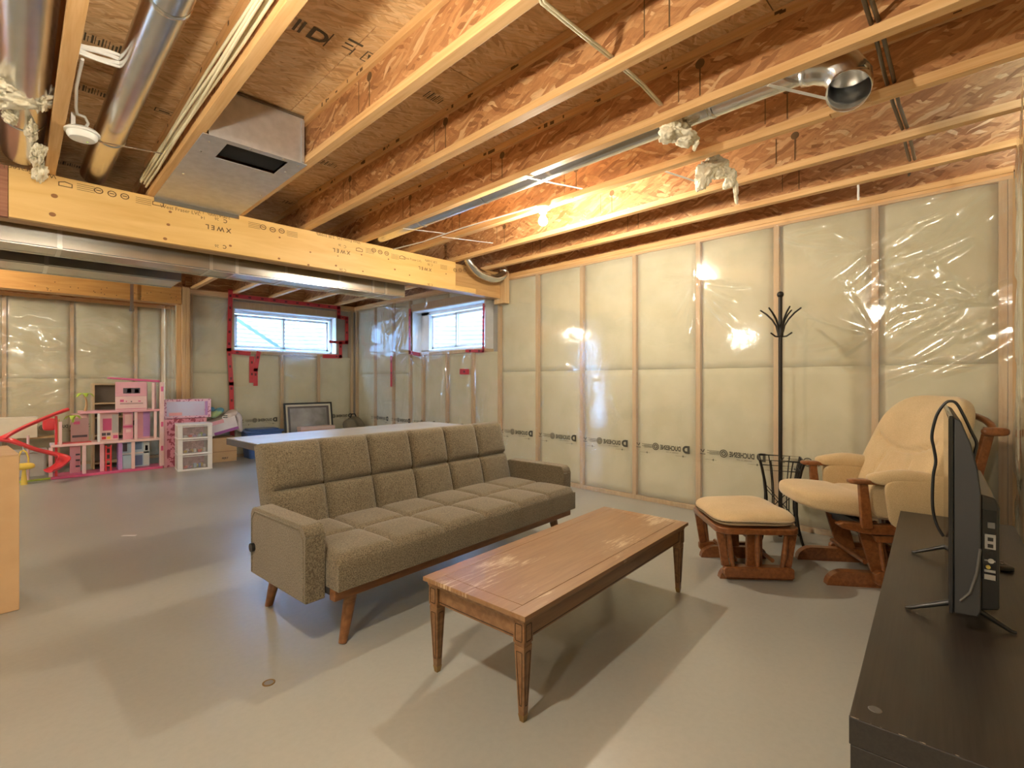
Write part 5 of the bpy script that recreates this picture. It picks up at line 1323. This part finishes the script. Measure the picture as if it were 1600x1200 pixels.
# palm tree on the dollhouse terrace
pa = thing('toy_palm', 'small toy palm tree with lime leaves on the dollhouse terrace', 'toy palm', (on_y(133, 640, DY + .1)[0], DY + 0.10, f3 + 0.006))
MB().tube([(0, 0, 0), (0.012, 0, 0.06), (0.01, 0, 0.12), (-0.008, 0, 0.19)], [0.016, 0.012, 0.010, 0.009], 10).build('trunk', plain('palm_trunk', (0.55, 0.33, 0.14), 0.5), pa, smooth=0.9)
def leaves(parent, c, n, L_, m):
    for k in range(n):
        a = 2 * PI * k / n + 0.3; d = Vector((math.cos(a), math.sin(a), 0)); sd = Vector((-d.y, d.x, 0)); vs = []; fs = []
        for i in range(7):
            t = i / 6; w = 0.022 * math.sin(PI * (0.12 + 0.88 * t)) + 0.002; p = Vector(c) + d * (L_ * t) + Vector((0, 0, 0.03 * math.sin(PI * t * .8) - 0.045 * t * t))
            vs += [p - sd * w, p + Vector((0, 0, .004)), p + sd * w]
        for i in range(6):
            q = i * 3; fs += [(q, q + 1, q + 4, q + 3), (q + 1, q + 2, q + 5, q + 4)]
        MB().add(vs, fs).build('palm_leaf', m, parent, smooth=3.2)
leaves(pa, (-0.008, 0, 0.19), 7, 0.10, green)
pb = thing('toy_bush', 'low lime toy leaf tuft at the top of the slide beside the palm', 'toy plant', (on_y(114, 648, DY + .05)[0], DY + 0.05, 0.62))
MB().tube([(0, 0, 0), (0, 0, 0.07)], 0.012, 8).build('stem', green, pb); leaves(pb, (0, 0, 0.06), 6, 0.085, green)
sw = thing('toy_swing', 'yellow toy hanging chair under the red slide', 'toy chair', (on_y(38, 720, 7.30)[0], 7.30, 0))
def swq(zx, zy): p = on_y(zx / 5.926, 560 + zy / 5.926, 7.30); return (p[0] - sw.location.x, 0, p[2])
MB().tube([swq(*q) for q in ((170, 985), (175, 900), (195, 860), (215, 850), (245, 870), (262, 920), (265, 985))], 0.008, 8).build('hoop', yellow, sw, smooth=1)
MB().superbox(0.085, 0.06, 0.035, n=2.6, seg=8, M=Matrix.Translation(swq(222, 1000))).build('seat_shell', yellow, sw, smooth=3.2)
MB().tube([swq(215, 850), swq(207, 790)], 0.004, 6).build('cord', white, sw)
MB().tube([swq(222, 1010), (swq(222, 1010)[0], 0, 0.0)], [0.012, 0.03], 10).build('swing_foot', yellow, sw, smooth=.8)

# things behind and beside the dollhouse
bn = thing('storage_tote', 'translucent grey storage tote behind the toy slide', 'bin', (0.05, 7.98, 0))
MB().prism(rrect(0.20, 0.15, 0.03), 0.27).build('tote_body', plain('frosted_plastic', (0.50, 0.49, 0.45), 0.4), bn, smooth=.6, bevel=0.006)
MB().prism(rrect(0.21, 0.16, 0.03), 0.022, Matrix.Translation((0, 0, 0.2705))).build('tote_lid', plain('tote_lid', (0.42, 0.42, 0.40), 0.4), bn, smooth=.6, bevel=0.004)
ct = thing('wooden_rack', 'grey wooden rack standing behind the toy slide', 'rack', (0.02, 8.25, 0))
MB().box(-0.30, 0.36, -0.06, 0.10, 0.0, 0.03).build('rack_base', M['stud'], ct)
for x in (-0.29, 0.33): MB().box(x, x + 0.03, -0.06, 0.10, 0.0305, 0.62).build('rack_side', M['stud'], ct)
MB().box(-0.259, 0.329, -0.06, 0.10, 0.40, 0.42).build('rack_shelf', M['stud'], ct)
wbx = thing('white_carton', 'pale carton resting on the rack behind the slide', 'box', (-0.02, 8.22, 0.4205))
MB().box(-0.19, 0.20, -0.10, 0.09, 0, 0.235).build('carton_body', plain('pale_card', (0.74, 0.66, 0.52), 0.7), wbx, bevel=0.003)
MB().box(-0.195, 0.205, -0.105, 0.095, 0.2355, 0.243).build('carton_lid', plain('pale_card_lid', (0.80, 0.73, 0.60), 0.7), wbx)
shf = thing('toy_shelf', 'narrow tan shelf unit standing behind the dollhouse', 'shelf', (on_y(169, 620, 8.05)[0], 8.05, 0))
tanw = plain('tan_board', (0.55, 0.43, 0.26), 0.5)
for x in (-0.16, 0.14): MB().box(x, x + 0.02, -0.10, 0.12, 0, 1.06).build('side_board', tanw, shf)
for z in (0.06, 0.40, 0.62, 0.80, 1.04): MB().box(-0.1395, 0.1395, -0.10, 0.12, z, z + 0.018).build('shelf_board', tanw, shf)
MB().box(-0.1395, 0.1395, 0.121, 0.126, 0.0, 1.06).build('rear_board', plain('shelf_rear', (0.30, 0.26, 0.22), 0.7), shf)

# white three-drawer cart with toys in it
p = on_z(303, 737, 0)
dc = thing('drawer_cart', 'small white plastic drawer tower with three clear drawers', 'drawers', (1.545, 6.98, 0), math.radians(-5))
CW, CD, CH = 0.36, 0.30, 0.57
for z in (0.0, 0.19, 0.38, 0.545): MB().box(-CW / 2, CW / 2, 0, CD, z, z + 0.022).build('shelf_frame', white, dc, bevel=0.004)
for x in (-CW / 2 + 0.001, CW / 2 - 0.051):
    for (ya, yb_) in ((0.002, 0.03), (CD - 0.03, CD - 0.002)):
        for z in (0.0225, 0.2125, 0.4025): MB().box(x, x + 0.05, ya, yb_, z, z + (0.167 if z < .4 else 0.142)).build('corner_post', white, dc, bevel=0.004)
for z in (0.0225, 0.2125, 0.4025):
    hgt = 0.160 if z < .4 else 0.138
    dm = MB(); dm.box(-0.128, 0.128, 0.006, 0.010, z, z + hgt); dm.box(-0.128, -0.124, 0.0105, 0.26, z, z + hgt); dm.box(0.124, 0.128, 0.0105, 0.26, z, z + hgt); dm.box(-0.128, 0.128, 0.2605, 0.264, z, z + hgt)
    dr = dm.build('clear_drawer', M['clear_plastic'], dc)
    MB().box(-0.128, 0.128, -0.002, 0.006, z + hgt - 0.010, z + hgt).build('drawer_lip', white, dr)
    MB().box(-0.123, 0.123, 0.011, 0.26, z, z + 0.002).build('drawer_bottom', plain('drawer_floor', (0.55, 0.52, 0.50), 0.5), dr)
    for sx in (-1, 1): MB().box(sx * (CW / 2 - 0.004) - 0.003, sx * (CW / 2 - 0.004) + 0.003, 0.0305, CD - 0.031, z, z + hgt).build('side_wall', plain('cart_side', (0.60, 0.56, 0.50), 0.5), dc)
cmats = [red, yellow, blue_p, pink, white, green, purple, plain('brown_toy', (0.30, 0.16, 0.08), 0.5), plain('blue_toy', (0.10, 0.22, 0.60), 0.4), pale_pink]
Mdc = Matrix.Translation((1.545, 6.98, 0)) @ Matrix.Rotation(math.radians(-5), 4, 'Z')
for lvl_, z in ((0, 0.0255), (1, 0.2155), (2, 0.4055)):
    for k in range(9):
        hx, hy, hz = rnd.uniform(.012, .026), rnd.uniform(.012, .022), rnd.uniform(.010, .030)
        if lvl_ == 2: hz *= 0.8
        px_ = -0.098 + 0.0245 * k; py_ = 0.045 + (0.05 if k % 2 else 0) + rnd.uniform(0, .01)
        hx = min(hx, 0.023)
        m = cmats[(k * 3 + lvl_ * 2) % 10] if lvl_ != 1 else cmats[(1, 4, 7, 1, 4, 7, 0, 1, 4)[k]]
        o = MB().superbox(hx, hy, hz, n=rnd.choice([2.2, 4, 6]), seg=6).build('small_toy', m, smooth=1.0)
        q = Mdc @ Vector((px_, py_, z + hz)); o.location = q; o.rotation_euler = (0, 0, rnd.uniform(-.2, .2))
        tag(o, 'small toy piece inside the %s clear drawer of the white cart' % ('bottom', 'middle', 'top')[lvl_], 'toy', 'toys in the %s clear drawer' % ('bottom', 'middle', 'top')[lvl_])

# pink toy box with a lilac window front, on a pink crate behind the cart
pk = thing('pink_crate', 'pink patterned cardboard crate behind the white drawer cart', 'box', (1.535, 7.56, 0), math.radians(-3))
pat = pbr('pink_pattern', (0.72, 0.30, 0.40), (0.34, 0.06, 0.10), 0.5, scale=26, lo=0.44, hi=0.5, detail=1)
MB().box(-0.22, 0.24, -0.12, 0.12, 0, 0.605).build('crate_body', pat, pk, bevel=0.004)
for (x0_, x1_) in ((-0.222, -0.19), (0.21, 0.242)): MB().box(x0_, x1_, -0.122, 0.122, 0.0, 0.606).build('crate_edge', pink, pk)
gb = thing('toy_package', 'flat lilac toy package with a spotted pink border on top of the pink crate', 'toy box', (1.57, 7.53, 0.609), math.radians(-4))
MB().box(-0.265, 0.265, -0.05, 0.06, 0, 0.245).build('package_body', pbr('spotted_pink', (0.78, 0.52, 0.66), (0.45, 0.15, 0.28), 0.4, scale=40, lo=0.40, hi=0.46, detail=1), gb, bevel=0.006)
MB().box(-0.225, 0.19, -0.054, -0.0503, 0.03, 0.215).build('package_window', pbr('lilac_window', (0.62, 0.64, 0.85), (0.66, 0.52, 0.74), 0.2, scale=3), gb)
MB().box(0.195, 0.225, -0.0535, -0.0503, 0.03, 0.215).build('package_strip', purple, gb)
MB().box(-0.20, -0.06, -0.0548, -0.0541, 0.035, 0.075).build('pink_logo_patch', pink, gb)
kb = thing('cardboard_box', 'small brown cardboard box on the floor between the drawer cart and blue tote', 'box', (1.99, 7.58, 0), math.radians(-3))
MB().box(-0.20, 0.15, -0.14, 0.16, 0, 0.32).build('box_body', M['cardboard'], kb, bevel=0.003)
MB().box(-0.202, 0.152, -0.1425, -0.1402, 0.135, 0.143).build('box_seam', plain('card_seam_line', (0.36, 0.22, 0.11), 0.8), kb)  # darker brown line across the front of the box
vs2, fs2 = text_mesh("PERT", 0.035, 0.001)
MB().add([(-0.03 + x, -0.1408, 0.035 + y) for x, y, z in vs2], fs2).build('printed_word', M['ink'], kb)
wh = thing('white_carton', 'tilted white and purple carton with cloth on top of the cardboard box', 'box', (1.985, 7.60, 0.335), 0)
Mw = Matrix.Rotation(math.radians(-14), 4, 'Y')
MB().box(-0.20, 0.20, -0.13, 0.14, 0.045, 0.235, Mw).build('carton_body', plain('white_card', (0.80, 0.74, 0.76), 0.5), wh, bevel=0.003)
MB().box(-0.10, 0.202, -0.1325, -0.1303, 0.047, 0.085, Mw).build('purple_band', plain('purple_print', (0.38, 0.12, 0.42), 0.5), wh)
MB().box(-0.20, 0.05, -0.1325, -0.1303, 0.185, 0.234, Mw).build('pink_band', pink, wh)
cl = thing('cloth_heap', 'heap of pale cloth draped over the right end of the white carton', 'cloth', (2.09, 7.63, 0.62))
def clf(x, y, z): return (x + 0.02 * math.sin(z * 22), y + 0.015 * math.sin(x * 40), z + 0.02 * math.sin(x * 30 + y * 20))
MB().superbox(0.085, 0.10, 0.055, n=2.4, seg=10, fn=clf, M=Matrix.Translation((0.0, -0.05, 0.0))).build('cloth_top', plain('pale_cloth', (0.72, 0.62, 0.58), 0.9), cl, smooth=3.2)
MB().superbox(0.045, 0.085, 0.13, n=2.6, seg=10, fn=clf, M=Matrix.Translation((0.10, -0.07, -0.10)) @ Matrix.Rotation(-0.35, 4, 'Y')).build('cloth_drape', plain('pale_cloth_b', (0.68, 0.60, 0.58), 0.9), cl, smooth=3.2)
zeb = thing('striped_bag', 'small black and white striped bag lying on the white carton', 'bag', (2.015, 7.50, 0.56))
MB().superbox(0.05, 0.02, 0.07, n=3, seg=8).build('bag_body', pbr('zebra', (0.75, 0.74, 0.72), (0.02, 0.02, 0.02), 0.6, scale=6, stretch=(1, 1, 7), lo=0.49, hi=0.51), zeb, smooth=3.2)
gr = thing('soft_toy', 'green and blue soft toy on top of the white carton', 'soft toy', (1.93, 7.60, 0.655))
MB().superbox(0.085, 0.07, 0.055, n=2.2, seg=10, fn=clf).build('toy_body', pbr('green_plush', (0.50, 0.66, 0.28), (0.14, 0.36, 0.42), 0.9, scale=9, lo=0.42, hi=0.6), gr, smooth=3.2)
MB().superbox(0.035, 0.035, 0.03, n=2.2, seg=8, M=Matrix.Translation((-0.06, -0.01, 0.05))).build('toy_head', plain('blue_plush', (0.10, 0.30, 0.50), 0.9), gr, smooth=3.2)

# blue tote with lid
bt_ = thing('blue_tote', 'blue plastic storage tote with lid below the far window', 'bin', (2.50, 7.575, 0), 0)
blu = plain('blue_tote_plastic', (0.055, 0.12, 0.33), 0.35)
tb = MB(); a_ = rrect(0.20, 0.15, 0.04); c_ = rrect(0.235, 0.175, 0.045)
n = len(a_); tb.add([(x, y, 0.0) for x, y in a_] + [(x, y, 0.36) for x, y in c_], [tuple(range(n - 1, -1, -1)), tuple(range(n, 2 * n))] + [(i, (i + 1) % n, n + (i + 1) % n, n + i) for i in range(n)])
tb.build('tote_body', blu, bt_, smooth=.6)
MB().prism(rrect(0.258, 0.190, 0.05), 0.028, Matrix.Translation((0, 0, 0.3605))).build('tote_lid', blu, bt_, smooth=.6, bevel=0.008)
MB().prism(rrect(0.20, 0.135, 0.04), 0.018, Matrix.Translation((0, 0, 0.389))).build('lid_panel', blu, bt_, smooth=.6, bevel=0.006)
MB().box(-0.06, 0.06, -0.20, -0.178, 0.30, 0.358).build('tote_handle', blu, bt_, bevel=0.006)

# picture frame leaning on the far wall, small boxes before it
pf_ = thing('picture_frame', 'dark framed picture with a pale mat leaning against the far wall', 'picture frame', (3.22, 7.56, 0), 0)
tl = Matrix.Rotation(math.radians(-9), 4, 'X')
FWd, FHt = 0.375, 0.76
for (a, b_, c, d) in ((-FWd, FWd, 0, 0.025), (-FWd, FWd, FHt - 0.025, FHt), (-FWd, -FWd + 0.025, 0.0255, FHt - 0.0255), (FWd - 0.025, FWd, 0.0255, FHt - 0.0255)):
    MB().box(a, b_, 0, 0.03, c, d, tl).build('frame_bar', M['black'], pf_, bevel=0.002)
MB().box(-FWd + 0.025, FWd - 0.025, 0.010, 0.02, 0.025, FHt - 0.025, tl).build('mat_board', plain('pale_mat', (0.60, 0.55, 0.42), 0.6), pf_)
MB().box(-FWd + 0.055, FWd - 0.055, 0.006, 0.0098, 0.055, FHt - 0.055, tl).build('inner_mat', plain('dark_mat', (0.09, 0.075, 0.07), 0.4), pf_)
MB().box(-FWd + 0.085, FWd - 0.095, 0.002, 0.0058, 0.085, FHt - 0.085, tl).build('print', pbr('grey_print', (0.40, 0.39, 0.38), (0.20, 0.19, 0.18), 0.18, scale=3), pf_)
bk = thing('flat_carton', 'flat pink and tan carton in front of the leaning picture frame', 'box', (3.22, 7.38, 0), 0)
MB().box(-0.26, 0.26, -0.06, 0.08, 0, 0.40).build('carton_body', plain('tan_pink_card', (0.60, 0.38, 0.30), 0.6), bk, bevel=0.003)
MB().box(-0.262, 0.262, -0.062, 0.082, 0.36, 0.402).build('carton_lid', plain('pale_pink_card', (0.66, 0.48, 0.42), 0.6), bk)
bg_ = thing('backpack', 'dark bag slumped by the far wall corner behind the desk', 'bag', (3.80, 7.35, 0), 0.2)
MB().superbox(0.16, 0.12, 0.25, n=3, seg=12, fn=clf, M=Matrix.Translation((0, 0, 0.255))).build('bag_body', plain('olive_cloth', (0.14, 0.12, 0.08), 0.8), bg_, smooth=3.2)
MB().tube([(-0.06, 0, 0.50), (-0.03, 0, 0.56), (0.03, 0, 0.56), (0.06, 0, 0.50)], 0.010, 8).build('bag_handle', M['black'], bg_, smooth=1)

# big cardboard box at the left edge
bb = thing('cardboard_box', 'tall brown cardboard box at the left edge of the room', 'box', (0.012, 3.335, 0), math.radians(5))
MB().box(-0.70, 0.0, 0.0, 0.50, 0.001, 0.74).build('box_body', M['cardboard'], bb, bevel=0.004)
MB().box(-0.70, 0.0, 0.0, 0.26, 0.7405, 0.745).build('box_flap', M['cardboard'], bb); MB().box(-0.70, 0.0, 0.262, 0.50, 0.7405, 0.745).build('box_flap', M['cardboard'], bb)

# small things on the floor
p = on_z(420, 1067, 0)
fd = thing('floor_drain_cap', 'small dark metal plug set in the floor in front of the sofa', 'drain cap', (p[0], p[1], 0))
MB().lathe([(0.022, 0.0), (0.022, 0.002), (0.018, 0.003), (0.016, 0.0015)], 22).build('cap_ring', M['brass'], fd, smooth=0.7)
MB().lathe([(0.0155, 0.0), (0.0155, 0.0016)], 20).build('cap_centre', M['grey_plastic'], fd)
p = on_z(202, 837, 0)
o = MB().prism([(-0.05, -0.012), (0.05, -0.014), (0.046, 0.012), (-0.046, 0.010)], 0.001).build('paper_scrap', white); o.location = (p[0], p[1], 0.001); o.rotation_euler = (0, 0, -0.75)
tag(o, 'thin strip of white paper lying on the floor left of the sofa', 'paper')

# ink stamps on the underside of the subfloor panels (read from below, tops towards the camera)
def stamp(px, py, parts):
    p = on_z(px, py, ZC); mb = MB()
    for q in parts:
        if q[0] == 'text':
            vs, fs = text_mesh(q[1], q[4], 0.003); mb.add([(p[0] + q[2] + a, p[1] - q[3] - b_, ZC - 0.0012) for a, b_, c in vs], fs)
        else:
            _, x0_, x1_, y0_, y1_ = q
            mb.add([(p[0] + x0_, p[1] - y0_, ZC - 0.0012), (p[0] + x1_, p[1] - y0_, ZC - 0.0012), (p[0] + x1_, p[1] - y1_, ZC - 0.0012), (p[0] + x0_, p[1] - y1_, ZC - 0.0012)], [(0, 1, 2, 3)])
    mb.build('panel_stamp', M['ink_board'], ceil)
def frame_(x0_, x1_, y0_, y1_, t=0.006): return [('r', x0_, x1_, y0_, y0_ + t), ('r', x0_, x1_, y1_ - t, y1_), ('r', x0_, x0_ + t, y0_, y1_), ('r', x1_ - t, x1_, y0_, y1_)]
bars = [('r', 0.012 * k, 0.012 * k + rnd.choice((.003, .006, .008)), 0, rnd.choice((0.05, 0.07, 0.07))) for k in range(15)]
stamp(455, 45, [('text', 'D', 0.055, 0.0, 0.12), ('r', 0.0, 0.012, 0.0, 0.085), ('r', 0.022, 0.034, 0.0, 0.085), ('r', 0.140, 0.146, -0.01, 0.10)])
stamp(530, 75, [('text', 'W', 0.118, 0.012, 0.06), ('r', 0.0, 0.04, 0.05, 0.06), ('r', 0.0, 0.05, 0.02, 0.027), ('r', 0.05, 0.056, -0.01, 0.05), ('r', 0.0, 0.07, 0.08, 0.095)] + frame_(0.10, 0.185, -0.005, 0.075))
stamp(130, 62, bars); stamp(118, 138, bars); stamp(90, 255, bars); stamp(240, 172, frame_(0, 0.09, 0, 0.05) + [('r', 0.02, 0.07, 0.015, 0.03)])
stamp(500, 255, bars[:9]); stamp(660, 150, bars[:9]); stamp(440, 316, bars[:8])
